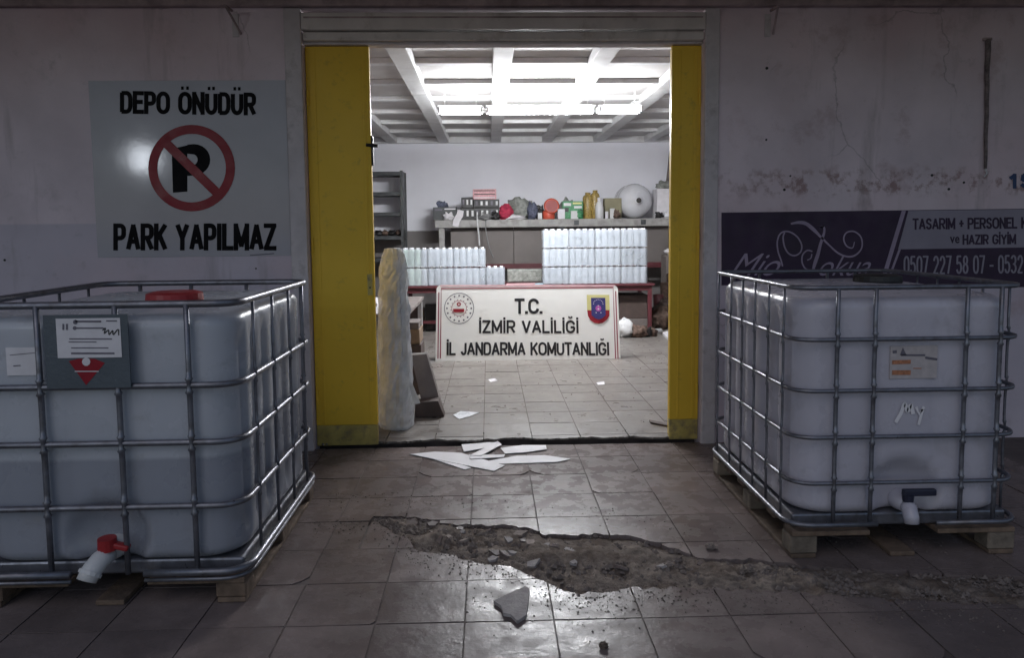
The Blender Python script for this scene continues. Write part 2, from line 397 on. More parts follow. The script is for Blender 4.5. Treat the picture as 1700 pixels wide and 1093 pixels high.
GL = {'A': (1.0, [[(0,0),(.5,1),(1,0)], [(.2,.3),(.8,.3)]]), 'C': (.95, [_C]), 'D': (.92, [[(0,0)]+_bowl(0,1)]), 'E': (.75, [[(1,1),(0,1),(0,0),(1,0)], [(0,.53),(.85,.53)]]),
 'F': (.72, [[(1,1),(0,1),(0,0)], [(0,.5),(.8,.5)]]), 'G': (1.0, [_C+[(1,.45),(.55,.45)]]), 'H': (.9, [[(0,0),(0,1)],[(1,0),(1,1)],[(0,.52),(1,.52)]]), 'I': (.05, [[(.5,0),(.5,1)]]),
 'J': (.65, [[(1,1),(1,.3)]+_arc(.5,.28,.5,.28,0,-170,7)]), 'K': (.9, [[(0,0),(0,1)],[(1,1),(.02,.38)],[(.36,.6),(1,0)]]), 'L': (.72, [[(0,1),(0,0),(1,0)]]),
 'M': (1.15, [[(0,0),(0,1)],[(0,1),(.5,.12)],[(.5,.12),(1,1)],[(1,1),(1,0)]]), 'N': (.92, [[(0,0),(0,1)],[(0,1),(1,0)],[(1,0),(1,1)]]), 'O': (1.05, [_ring()]),
 'P': (.85, [[(0,0)]+[(0,1)], _bowl(.45,1)]), 'R': (.9, [[(0,0),(0,1)], _bowl(.46,1), [(.5,.46),(1,0)]]), 'S': (.85, [_S]), 'T': (.85, [[(0,1),(1,1)],[(.5,1),(.5,0)]]),
 'U': (.92, [[(0,1),(0,.32)]+_arc(.5,.32,.5,.32,180,360,10)+[(1,1)]]), 'V': (.95, [[(0,1),(.5,0),(1,1)]]), 'Y': (.95, [[(0,1),(.5,.45),(1,1)],[(.5,.45),(.5,0)]]), 'Z': (.85, [[(0,1),(1,1),(0,0),(1,0)]]),
 '0': (.8, [_ring()]), '1': (.4, [[(0,.75),(.8,1),(.8,0)]]), '2': (.8, [_arc(.5,.7,.48,.3,170,-20,8)+[(0,0),(1,0)]]), '3': (.8, [_arc(.45,.75,.5,.25,160,-90,8)+_arc(.45,.26,.53,.26,90,-160,8)]),
 '5': (.8, [[(.95,1),(.12,1),(.05,.55)]+_arc(.48,.32,.52,.32,110,-160,9)]), '7': (.75, [[(0,1),(1,1),(.35,0)]]), '8': (.8, [_arc(.5,.76,.42,.24,0,360,12), _arc(.5,.27,.5,.27,0,360,12)]),
 '-': (.4, [[(0,.42),(1,.42)]]), '+': (.5, [[(0,.5),(1,.5)],[(.5,.25),(.5,.75)]]), '.': (.05, [[(.5,0),(.5,.03)]]), ' ': (.35, [])}
DIA = {'İ': ('I', 'dot'), 'Ö': ('O', 'um'), 'Ü': ('U', 'um'), 'Ğ': ('G', 'br')}
def caps(name, body, box, Y, m, parent, sw, gap=.36, slope=0.0, lean=0.0):
    """block capitals over a photo box (cap height, accents stand above it); sw = stroke width in photo pixels"""
    x0, y0, x1, y1 = box; ch = y1-y0; adv = []; x = 0
    for c in body:
        w, _ = GL[DIA[c][0] if c in DIA else c]; adv.append(x); x += w+gap
    k = (x1-x0-sw)/(x-gap); mb = MB(); cnt = 0; out = None
    def seg(a, b, ea, eb, w):
        nonlocal cnt
        cnt += 1; d = Vector((b[0]-a[0], b[1]-a[1])); L_ = d.length
        if L_ < 1e-6: return
        d /= L_; nn = Vector((-d.y, d.x))*w/2; a = Vector(a)-d*ea; b = Vector(b)+d*eb
        P_ = [at(q.x, q.y, Y) for q in (a+nn, b+nn, b-nn, a-nn)]
        for q in P_: q.y = Y-.00008*(cnt % 9)
        mb.add(P_, [(0,1,2,3)])
    for c, ax_ in list(zip(body, adv))+[(' ', 0)]:
        if c == ' ':
            if mb.v: out = obj(name, mb, m, parent); mb = MB()
            continue
        base, dia = DIA[c] if c in DIA else (c, None); w, strokes = GL[base]
        def tp(p):
            u = (x0+sw/2+(ax_+p[0]*w)*k); return (u+lean*(p[1]-.5)*ch, y1-sw/2-p[1]*(ch-sw)+slope*((u-x0)/(x1-x0)-.5))
        if base == '.': 
            q = tp((.5, 0)); seg((q[0], q[1]-sw*.1), (q[0], q[1]+sw*.1), sw*.4, sw*.4, sw*1.1); continue
        for st in strokes:
            pp = [tp(p) for p in st]
            for i, (a, b) in enumerate(zip(pp, pp[1:])):
                cur = len(st) > 6
                ea = sw*.5 if i == 0 and not cur else sw*(.12 if cur else .45)
                eb = sw*.5 if i == len(pp)-2 and not cur else sw*(.12 if cur else .45)
                if abs(a[0]-b[0]) > 1 and abs(a[1]-b[1]) > 1 and not cur: ea = eb = sw*.25
                seg(a, b, ea, eb, sw)
        top = tp((.5, 1)); d = sw*.42
        if dia == 'dot': seg((top[0], top[1]-sw*1.75), (top[0], top[1]-sw*1.15), 0, d, sw)
        if dia == 'um':
            for q in (-.27, .27): seg((top[0]+q*w*k, top[1]-sw*1.75), (top[0]+q*w*k, top[1]-sw*1.25), 0, sw*.3, sw*.62)
        if dia == 'br': seg((top[0]-.28*w*k, top[1]-sw*2.0), (top[0], top[1]-sw*1.5), 0, 0, sw*.7); seg((top[0], top[1]-sw*1.5), (top[0]+.28*w*k, top[1]-sw*2.0), 0, 0, sw*.7)
    return out

# ------------------------------------------------------------------ ground
WALL = 4.92                      # front face of the building
ZI = .03                         # level of the hall floor
g = obj('ground', MB().add([(-150,-150,-.06),(150,-150,-.06),(150,150,-.06),(-150,150,-.06)], [(0,1,2,3)]), asphalt_m); tag(g, kind='structure')

X0, X1 = TX0-TS*8, TX0+TS*10
Y0, Y1 = TY0-TS*4, WALL+.02
ap = MB()
ap.box(-14, X0-.004, -12, WALL+.1, -.05, -.003).box(X1+.004, 14, -12, WALL+.1, -.05, -.003).box(X0-.004, X1+.004, -12, Y0-.004, -.05, -.003)
apo = obj('yard_paving', ap, mat('yard_concrete', (.12, .10, .095), .7, var=.2, vscale=3, dirt=(.06, .05, .045), dscale=2, damt=.6, extra=joints(TX0, TY0, TS, .008, (.05, .04, .035)))); tag(apo, kind='structure')

# the strip where the tiles are broken away
up_px = [(618,858),(660,858),(690,859),(730,868),(790,872),(880,876),(905,889),(948,890),(985,887),(1045,889),(1100,905),(1160,926),(1215,930),(1260,928),(1330,940),(1420,946),(1520,952),(1640,956),(1780,958)]
lo_px = [(618,862),(650,884),(676,892),(690,914),(740,922),(800,936),(850,944),(895,962),(935,981),(960,985),(1000,984),(1060,978),(1130,975),(1230,980),(1320,986),(1430,992),(1540,1000),(1640,1004),(1780,1010)]
UP = [gr(*p) for p in up_px]; LO = [gr(*p) for p in lo_px]
def interp(P, x, sd):
    if x <= P[0].x: return P[0].y
    for a, b in zip(P, P[1:]):
        if x <= b.x:
            t = (x-a.x)/(b.x-a.x); y = a.y+(b.y-a.y)*t; break
    else: y = P[-1].y
    return y + .030*noise.noise(Vector((x*8, sd, 0))) + .020*noise.noise(Vector((x*27, sd, 3))) + .008*noise.noise(Vector((x*80, sd, 7)))
TXS = UP[0].x
def U(x): return interp(UP, x, 1.0)
def Lw(x): return min(interp(LO, x, 5.0), U(x)-.02)

bed = MB(); NX, NY = 190, 120; bv = []
for a_ in range(NX+1):
    x = X0+(X1-X0)*a_/NX; lo_, hi_ = Lw(x)-.035, U(x)+.035
    for b_ in range(NY+1):
        y = Y0+(Y1+.14-Y0)*b_/NY
        bv.append((x, y, -.042 if (x > TXS-.04 and lo_ < y < hi_) or y > Y1-.01 else -.0050+.0012*noise.noise(Vector((x*12, y*12, 0)))))
bed.add(bv, [(a_*(NY+1)+b_, (a_+1)*(NY+1)+b_, (a_+1)*(NY+1)+b_+1, a_*(NY+1)+b_+1) for a_ in range(NX) for b_ in range(NY)])
pv = obj('pavement', bed, mortar_m); tag(pv, kind='structure')
J = .0032                                      # half a joint
full = MB(); h = TS/2-J
full.box(-h, h, -h, h, -.039, 0)
full_me = [full.mesh('tile', tile_m)]
for seed in range(4):                           # a few with a knocked-off corner
    c = .02+.02*seed; r_ = random.Random(seed)
    pts = [(-h,-h,-.039),(h-c,-h,-.039),(h-c*.4,-h+c*.5,-.039),(h,-h+c*1.1,-.039),(h,h,-.039),(-h,h,-.039)]
    if seed % 2: pts = [(-x, y, z) for x, y, z in pts][::-1]
    full_me.append(MB().prism(pts, (0,0,.039)).mesh('tile', tile_m))
def tile_ob(me, loc, tilt=.0012):
    o = bpy.data.objects.new('tile', me); o.location = loc
    o.rotation_euler = (rng.uniform(-tilt, tilt)*4, rng.uniform(-tilt, tilt)*4, rng.uniform(-tilt, tilt)*2)
    return o
for i in range(-8, 10):
    for j in range(-4, 7):
        x0, y0 = TX0+i*TS, TY0+j*TS; x1, y1 = x0+TS, min(y0+TS, WALL+.02)
        if y1-y0 < .05: continue
        xs = [x0+J+(TS-2*J)*k/28 for k in range(29)]
        hit = [x for x in xs if x > TXS and Lw(x) < y1-J and U(x) > y0+J]
        if not hit and y1-y0 > TS-.001:
            me = full_me[0] if rng.random() < .72 else full_me[rng.randint(1, 4)]
            link(tile_ob(me, (x0+TS/2, y0+TS/2, rng.uniform(-.0012, .0012))), pv); continue
        for side in (0, 1):                     # far piece, near piece
            run = []; runs = []
            for x in xs:
                if x <= TXS: a, b = (y0+J, y1-J) if side == 0 else (0, 0)
                elif side == 0: a, b = max(y0+J, U(x)), y1-J
                else: a, b = y0+J, min(y1-J, Lw(x))
                if not hit: a, b = (y0+J, y1-J) if side == 0 else (0, 0)
                if b-a > .012: run.append((x, a, b))
                else:
                    if len(run) > 2: runs.append(run)
                    run = []
            if len(run) > 2: runs.append(run)
            for run in runs:
                pts = [(x, a, -.039) for x, a, b in run] + [(x, b, -.039) for x, a, b in reversed(run)]
                cx = sum(p[0] for p in pts)/len(pts); cy = sum(p[1] for p in pts)/len(pts)
                me = MB().prism([(x-cx, y-cy, z) for x, y, z in pts], (0,0,.039)).mesh('tile', tile_m)
                link(tile_ob(me, (cx, cy, rng.uniform(-.0015, .001)), .0012), pv)

# soil in the strip
sm = MB(); nx, ny = 420, 40; xs_ = [TXS+(X1-TXS)*k/nx for k in range(nx+1)]
vs = []
for x in xs_:
    a, b = Lw(x)-.05, U(x)+.05
    for k in range(ny+1):
        t = k/ny; y = a+(b-a)*t
        hgt = -.026 + .022*math.sin(math.pi*t)**.6 + .026*noise.fractal(Vector((x*6, y*6, 0)), .8, 2.1, 5)*math.sin(math.pi*t) + .010*noise.noise(Vector((x*40, y*40, 2)))
        if t < .12 or t > .88: hgt = min(hgt, -.014)
        vs.append((x, y, max(hgt, -.038)))
sm.add(vs, [(i*(ny+1)+k, (i+1)*(ny+1)+k, (i+1)*(ny+1)+k+1, i*(ny+1)+k+1) for i in range(nx) for k in range(ny)])
tag(obj('soil', sm, soil_m, smooth=True), 'brown soil filling the broken strip across the tiles', 'soil', kind='stuff')
# crumbs of rubble
cr = MB()
def pebble(mb, c, s, rg):
    vs = []
    for d in ((1,0,0),(-1,0,0),(0,1,0),(0,-1,0),(0,0,1),(0,0,-1)):
        k = s*rg.uniform(.5, 1.1); vs.append((c[0]+d[0]*k, c[1]+d[1]*k, c[2]+d[2]*k*.65))
    q = rg.uniform(0, 3); ca, sa = math.cos(q), math.sin(q)
    vs = [(c[0]+(x-c[0])*ca-(y-c[1])*sa, c[1]+(x-c[0])*sa+(y-c[1])*ca, z) for x, y, z in vs]
    mb.add(vs, [(0,2,4),(2,1,4),(1,3,4),(3,0,4),(2,0,5),(1,2,5),(3,1,5),(0,3,5)])
for _ in range(3200):
    x = rng.uniform(TXS, 3.0); a, b = Lw(x), U(x); y = a+(b-a)*min(.98, max(.02, rng.gauss(.5, .27)))
    pebble(cr, (x, y, -.010), rng.choice((.004, .005, .006, .008, .011, .015, .021)), rng)
for _ in range(2200):                            # scattered over the tiles near by
    x = rng.uniform(-.9, 2.2); y = (Lw(x) if rng.random() < .75 else U(x)+.35) - abs(rng.gauss(0, .11))
    pebble(cr, (x, y, .001), rng.choice((.0015, .002, .0025, .003, .004, .007)), rng)
for _ in range(350):
    x = .25+rng.gauss(0, .22); y = 2.95+rng.gauss(0, .16)
    pebble(cr, (x, y, .001), rng.choice((.002, .003, .004, .007)), rng)
tag(obj('rubble', cr, stone_m), 'loose crumbs of rubble along the broken tile strip', 'rubble', kind='stuff')

def slab_piece(name, px, z, th, m, label, cat, group=None, tiltz=None, parent=None):
    P = [gr(p[0], p[1], z) for p in px]; c = sum(P, Vector())/len(P)
    pts = [(p.x-c.x, p.y-c.y, (tiltz(p) if tiltz else 0)) for p in P]
    if sum(pts[i][0]*pts[(i+1) % len(pts)][1]-pts[(i+1) % len(pts)][0]*pts[i][1] for i in range(len(pts))) < 0: pts = pts[::-1]
    o = obj(name, MB().prism(pts, (0,0,th)), m, parent, loc=(c.x, c.y, z)); tag(o, label, cat, group); return o
slab_piece('broken_slab', [(819.5,1003),(845,991),(872,979),(879,984),(877,1004),(874,1027),(859,1037),(848,1026),(836,1024),(832,1012)], .002, .013, slab_m, 'grey broken piece of slab lying on the shiny wet tiles', 'slab')
for _ in range(26):                             # loose bits of broken tile in the soil
    x = rng.choice((rng.uniform(-.42, .25), rng.uniform(-.42, 1.9))); a_, b_ = Lw(x), U(x); y = a_+(b_-a_)*rng.uniform(.12, .9); r0 = rng.uniform(.014, .042); n_ = rng.randint(4, 6); t0 = rng.uniform(0, 6)
    pts = [(r0*rng.uniform(.55, 1.2)*math.cos(t0+2*math.pi*q/n_), r0*rng.uniform(.55, 1.2)*math.sin(t0+2*math.pi*q/n_), 0) for q in range(n_)]
    o = obj('tile_shard', MB().prism(pts, (0, 0, .011)), rng.choice((tile_m, slab_m, stone_m)), loc=(x, y, -.009)); o.rotation_euler = (rng.uniform(-.35, .35), rng.uniform(-.35, .35), 0)
    tag(o, 'loose shard of broken tile in the soil strip', 'tile shard', 'loose shards of broken tile in the soil')
tag(obj('soil_clod', MB().blob(tuple(gr(1002,1073,.008)), (.016,.012,.012), 3, .3), soil_m), 'small dark clod alone on the tiles at the bottom', 'clod')
for k, (px, py, s) in enumerate([(920,910,.022),(1180,912,.028),(905,920,.016),(1245,950,.02),(735,885,.024),(1110,940,.02)]):
    p = gr(px, py, -.004)
    w = ['pale stone half sunk at the step in the soil strip', 'dark lump of stone at the upper edge of the soil strip', 'small pale stone beside the larger one in mid strip',
         'flat stone near the pallet of the right tank', 'stone in the left end of the soil strip', 'brown stone in the middle of the soil'][k]
    tag(obj('rubble_stone', MB().blob((p.x, p.y, p.z+s*.3), (s, s*.8, s*.6), k+2, .35, 2.5), stone_m), w, 'stone', 'stones in the soil strip')

# ------------------------------------------------------------------ warehouse building
DL, DR = ax(512, WALL, 400), ax(1166, WALL, 400)       # door opening
ZT = az(67, WALL, 830)                                 # opening top
BACK = 13.0; XL, XR = -3.2, 3.6; CEIL = 3.0; BEAMZ = 2.9
wh = thing('warehouse', 'white plastered warehouse with a wide open doorway and lit hall', 'building', (0, WALL, 0))
w_ = MB(); T = .25
bx('front_wall', (-9, DL, WALL, WALL+T, -.05, 4.2), wall_m, wh, 0)
bx('front_wall', (DR, 9, WALL, WALL+T, -.05, 4.2), wall_m, wh, 0)
bx('front_wall', (DL, DR, WALL, WALL+T, ZT+.19, 4.2), wall_m, wh, 0)
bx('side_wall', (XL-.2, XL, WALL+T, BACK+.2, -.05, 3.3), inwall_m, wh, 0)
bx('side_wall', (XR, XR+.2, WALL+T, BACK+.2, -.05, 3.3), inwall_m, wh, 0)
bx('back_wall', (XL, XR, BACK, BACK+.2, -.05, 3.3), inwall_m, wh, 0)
cl = bx('ceiling', (XL-.2, XR+.2, WALL+T, BACK+.2, CEIL, 3.35), ceil_m, wh, 0)
for k in range(8):
    x = .14+.87*(k-4)
    bx('ceiling_beam', (x-.085, x+.085, WALL+T, BACK, BEAMZ, CEIL-.001), beam_m, cl, .008)
for k in range(8):
    y = 6.04+.985*k
    if y > BACK-.1: break
    bx('ceiling_rib', (XL, XR, y-.055, y+.055, BEAMZ+.045, CEIL-.002), beam_m, cl, .006)
bx('ceiling_rib', (XL, XR, BACK-.1, BACK-.001, BEAMZ-.006, CEIL-.002), beam_m, cl, .006)
# jamb trims, shutter box, ledge
jl = ax(484, WALL, 400); jr = ax(1190, WALL, 400)
bx('jamb', (jl, DL-.002, WALL-.025, WALL+.10, -.02, ZT+.20), trim_m, wh, .008)
bx('jamb', (DR+.002, jr, WALL-.020, WALL+.10, -.02, ZT+.20), trim_m, wh, .008)
z1, z2, z3 = az(50, WALL, 830), az(30, WALL, 830), az(22, WALL, 830)
lin = bx('shutter_box', (DL+.001, DR-.001, WALL-.03, WALL+.2, z1, z3), shutter_m, wh, .006)
bx('box_seam', (DL+.02, DR-.02, WALL-.034, WALL-.029, z2-.006, z2+.004), ledge_m, lin, 0)
bx('shutter_slat', (DL+.002, DR-.002, WALL-.006, WALL+.16, ZT, z1-.006), shutter_m, lin, .012)
bx('shutter_slat', (DL+.002, DR-.002, WALL+.02, WALL+.12, ZT-.018, ZT-.003), trim_m, lin, .004)
zl0, zl1 = az(13, WALL, 830), az(4, WALL, 830)
bx('ledge', (-9, 9, WALL-.06, WALL-.001, zl0, zl0+.045), ledge_m, wh, .01)
bx('ledge', (-9, 9, WALL-.035, WALL-.0015, zl0+.046, zl0+.16), ledge_m, wh, .01)
bx('added_shade_slab', (-9, 9, 2.4, WALL-.002, zl0+.165, zl0+.33), ledge_m, wh, .01)  # unseen slab, added to keep sky light off the paving and upper wall
# hall floor with tiles
hf = MB()
TCX0, TCX1, TCY0, TCY1 = IX0-TS*5, IX0+TS*7, IY0, IY0+TS*10
hf.box(XL, XR, TCY1+.001, BACK, -.05, ZI).box(XL, TCX0-.001, WALL+T, TCY1, -.05, ZI).box(TCX1+.001, XR, WALL+T, TCY1, -.05, ZI)
hf.cur = 1; hf.box(TCX0, TCX1, WALL+T, TCY1, -.05, ZI-.004).box(DL, DR, WALL+.14, WALL+T, -.05, ZI-.012)
fl = obj('floor', hf, [ifar_m, mortar_m]); tag(fl, kind='structure')
ifull = MB().box(-h, h, -h, h, -.028, 0).mesh('tile', itile_m)
for i in range(-5, 7):
    for j in range(0, 10):
        link(tile_ob(ifull, (IX0+(i+.5)*TS, IY0+(j+.5)*TS, ZI+rng.uniform(-.0015, .0008))), fl)
# ragged first row at the threshold
for i in range(-4, 5):
    x0 = IX0+i*TS+J; x1 = x0+TS-2*J; x0 = max(x0, DL+.01); x1 = min(x1, DR-.01)
    if x1-x0 < .04: continue
    n = 24; run = []
    for k in range(n+1):
        x = x0+(x1-x0)*k/n
        ye = 4.985+.045*noise.noise(Vector((x*4, 3, 1)))+.026*noise.noise(Vector((x*15, 9, 1)))+.01*noise.noise(Vector((x*60, 2, 1)))
        if -.05 < x < .35: ye += .035*math.sin((x+.05)/.4*math.pi)
        run.append((x, ye))
    cx, cy = (x0+x1)/2, 5.02
    pts = [(x-cx, y-cy, -.013) for x, y in run]+[(x1-cx, IY0-J-cy, -.013), (x0-cx, IY0-J-cy, -.013)]
    link(tile_ob(MB().prism(pts, (0,0,.013)).mesh('tile', itile_m), (cx, cy, ZI), .002), fl)

# yellow folding door leaves
def door(xa, xb, n, label, latch):
    d = thing('door_leaf', label, 'door', ((xa+xb)/2, WALL+.05, 0))
    zt = ZT-.022
    for k in range(n):
        y = WALL+.045+k*.06
        sh = .012*k
        o = bx('panel', (xa+sh, xb-sh, y, y+.045, .15 if k == 0 else .012, zt-.001*k), yellow_m, d, .006)
        if k == 0:
            bx('base_plate', (xa+.001, xb-.001, y+.001, y+.044, .012, .149), yellow_worn_m, d, .004)
            for zz in (.9, 1.75):
                bx('seam', (xa+.012, xb-.012, y-.0025, y+.001, zz, zz+.006), yellow_m, d, 0)
            bx('edge_strip', (xb-.05, xb-.028, y-.005, y+.001, .16, zt-.03), yellow_m, d, .003)
            bx('edge_strip', (xa+.05, xa+.064, y-.004, y+.001, .16, zt-.03), yellow_m, d, .003)
    for zz in (.35, 1.35, 2.3):
        xh = xa+.012 if latch else xb-.012
        obj('hinge', MB().tube([(xh, WALL+.038, zz-.05), (xh, WALL+.038, zz+.05)], .009, 8), yellow_m, d)
    if latch:
        bx('lock_plate', (xb-.045, xb-.012, WALL+.0395, WALL+.0455, 1.02, 1.16), yellow_worn_m, d, .002)
        obj('keyhole', MB().tube([(xb-.028, WALL+.0385, 1.07), (xb-.028, WALL+.041, 1.07)], .006, 8), black_m, d)
        z = az(238, WALL)
        o = MB().box(xb-.004, xb+.012, WALL+.05, WALL+.085, z-.13, z+.06); obj('latch', o, black_m, d, bevel=.003)
        obj('bolt', MB().tube([(xb-.03, WALL+.037, z), (xb+.045, WALL+.037, z-.008)], .011, 8), black_m, d)
    return d
door(DL+.004, ax(618, WALL, 400), 2, 'wide yellow metal door leaf at the left of the doorway', True)
door(ax(1116, WALL, 400), DR-.004, 2, 'narrow yellow metal door leaf at the right of the doorway', False)

# brackets, conduit, nail holes on the facade
def bracket(px, label):
    b = thing('wall_bracket', label, 'bracket', tuple(at(px, 40, WALL)))
    p = at(px, 22, WALL); q = at(px+10, 48, WALL)
    obj('arm', MB().tube([(p.x, WALL-.062, p.z), (p.x, WALL-.19, p.z-.004)], .009, 8), ledge_m, b)
    obj('stay', MB().tube([(q.x, WALL+.002, q.z-.03), (p.x, WALL-.18, p.z)], .007, 8), ledge_m, b)
    bx('mount', (p.x-.018, p.x+.022, WALL-.008, WALL+.001, q.z-.05, p.z-.004), trim_m, b, .002)
bracket(390, 'thin rusty bracket under the ledge above the no parking sign')
bracket(1274, 'thin rusty bracket under the ledge right of the doorway')
c0, c1 = at(1638, 66, WALL), at(1634, 280, WALL)
cd = thing('conduit', 'dark vertical conduit on the wall above the purple banner', 'conduit', (c1.x, WALL, c1.z))
pth = [(c0.x+(c1.x-c0.x)*t+.006*noise.noise(Vector((t*6, 0, 0))), WALL-.012, c0.z+(c1.z-c0.z)*t) for t in [k/14 for k in range(15)]]
obj('pipe', MB().tube(pth, [.017-.008*k/14 for k in range(15)], 8), mat('rusty_pipe', (.20, .165, .165), .8, var=.4, vscale=30), cd, smooth=True)
bx('clip', (c0.x-.03, c0.x+.028, WALL-.016, WALL+.001, c0.z-.006, c0.z+.012), ledge_m, cd, .003)
obj('wire_end', MB().tube([(c1.x, WALL-.012, c1.z), (c1.x+.008, WALL-.018, c1.z-.03), (c1.x-.006, WALL-.012, c1.z-.055)], .005, 6), cable_m, cd)
for k, (px, py, r, lb) in enumerate([(1273,113,.010,'dark nail hole high on the right wall'),(1272,232,.007,'small nail hole on the right wall below the first'),(8,432,.008,'dark screw plug on the wall at the far left edge'),(425,446,.006,'small screw plug under the no parking sign'),
        (1302,315,.009,'plug hole over the left end of the banner'),(1312,292,.006,'tiny plug hole above the banner'),(1547,291,.009,'plug hole above the banner near the conduit'),(1575,314,.009,'lower plug hole above the banner near the conduit'),(1600,303,.008,'plug hole just left of the conduit end')]):
    p = at(px, py, WALL)
    tag(obj('wall_plug', MB().tube([(p.x, WALL-.003, p.z), (p.x, WALL+.004, p.z)], r, 8), black_m), lb, 'plug', 'holes and plugs in the facade')

# ------------------------------------------------------------------ no parking sign
s = thing('no_parking_sign', 'pale no parking sign with crossed-out P on the left wall', 'sign', tuple(at(318, 425, WALL)))
a, b = at(163, 428, WALL), at(474, 133, WALL)
bx('sheet', (a.x, b.x, WALL-.004, WALL+.001, a.z, b.z), signface_m, s, .001)
SY = WALL-.0055
caps('lettering', 'DEPO ÖNÜDÜR', (199, 152, 425, 190), SY, signink_m, s, 7.0, .50, slope=3)
caps('lettering', 'PARK YAPILMAZ', (188, 371, 459, 416), SY, signink_m, s, 7.6, .50, slope=0)
pm = MB(); poly([(285,247),(311,241),(311,318),(287,320)], SY, pm)
ar = []
for k in range(13):
    t = -math.pi/2+math.pi*k/12; ar.append((t,))
outer = [(322+27*math.cos(t[0]), 265+26*math.sin(t[0])) for t in ar]; inner = [(320+8*math.cos(t[0]), 265+9*math.sin(t[0])) for t in ar]
pts_o = [(311,240)]+outer+[(311,292)]; pts_i = [(311,255)]+inner+[(311,275)]
n = len(pts_o)
P = [at(*p, SY) for p in pts_o+pts_i]
for q in P: q.y = SY
pm.add(P, [(i, i+1, n+i+1, n+i) for i in range(n-1)])
obj('letter', pm, signink_m, s)
obj('red_ring', ring_px(318, 279, 57, 72, SY-.0014, mb=None), signred_m, s)
obj('red_slash', ribbon([(276,238),(361,321)], 15, SY-.0022), signred_m, s)
obj('small_print', ribbon([(415,424),(455,421)], 1.4, SY), inkgrey_m, s)

# ------------------------------------------------------------------ banner
BY = WALL-.004
def bz(py): return az(py, WALL, 1450)
bxr = ax(1900, WALL, 400)
bn = thing('shop_banner', 'dark purple shop banner with pale script and phone numbers on the right wall', 'banner', tuple(at(1500, 470, WALL)))
sh0 = MB(); P = [at(1198,353,BY), at(1900,344,BY), at(1900,478,BY), at(1198,474,BY)]
for q in P: q.y = BY
sh0.prism(P[::-1], (0, .005, 0)); obj('sheet', sh0, bannerdark_m, bn)
B1 = BY-.0014; B2 = BY-.0026
obj('pale_panel', poly([(1508,350),(1900,345),(1900,408),(1491,414)], B1), bannerpale_m, bn)
obj('pale_stripe', poly([(1497,350),(1504,350),(1472,456),(1465,456)], B1), bannerline_m, bn)
obj('pale_stripe', poly([(1492,413),(1496,413),(1480,456),(1476,456)], B1), bannerline_m, bn)
caps('lettering', 'TASARIM + PERSONEL KIYAFETLERİ', (1515, 361, 1795, 380), B2, bannerdark_m, bn, 3.2, .42, slope=-3)
caps('lettering', 'HAZIR GİYİM', (1598, 389, 1687, 406), B2, bannerdark_m, bn, 3.0, .42, slope=-1)
text_on('lettering', 've', (1577, 393, 1593, 404), B2, bannerdark_m, bn, bold=.02)
caps('lettering', '0507 227 58 07 - 0532 3', (1500, 424, 1716, 455), B1, bannerpale_m, bn, 3.0, .42, slope=-2)
text_on('lettering', 'Mio', (1212, 421, 1296, 458), B1, bannerline_m, bn, bold=-.004, shear=.7)
text_on('lettering', 'okua', (1360, 424, 1446, 458), B1, bannerline_m, bn, bold=-.004, shear=.6)
def zz(pts): return [(1190+x/5.862, 340+y/5.862) for x, y in pts]
for pts, w in [([(720,185),(800,172),(870,185),(940,240),(1000,300),(1090,390),(1180,470),(1270,505),(1350,490),(1410,420),(1405,320),(1340,262),(1265,270),(1235,330),(1262,400),(1320,420),(1340,360)], [3,5,6,6,4,3,3,3,3,2.5,2.5,2.5,2.5,2.5,2.5,2,1.5]),
               ([(1045,210),(1000,225),(1040,215),(1045,270),(1010,380),(985,480),(955,570),(930,660)], [2,3,3,4,5,6,6,3]),
               ([(640,600),(625,540),(595,450),(590,350),(625,275),(700,262),(780,310),(825,390),(815,460),(760,495),(700,475),(660,410),(645,320),(660,270)], 2.6),
               ([(930,455),(880,445),(835,490),(830,560),(860,620),(905,640)], 2.5), ([(880,540),(915,520),(925,480)], 2)]:
    pp = zz(pts)
    if isinstance(w, list): q = smooth_path([(*p, ww) for p, ww in zip(pp, w)], 5)
    else: q = smooth_path([(*p, w) for p in pp], 5)
    obj('flourish', ribbon([(x, y) for x, y, _ in q], [ww for _, _, ww in q], B1-.0003), bannerline_m, bn)
hn = caps('house_number', '15', (1675, 288, 1716, 313), WALL-.003, bluenum_m, None, 6.0, .5)
tag(hn, 'blue painted number on the wall at the right edge', 'number')

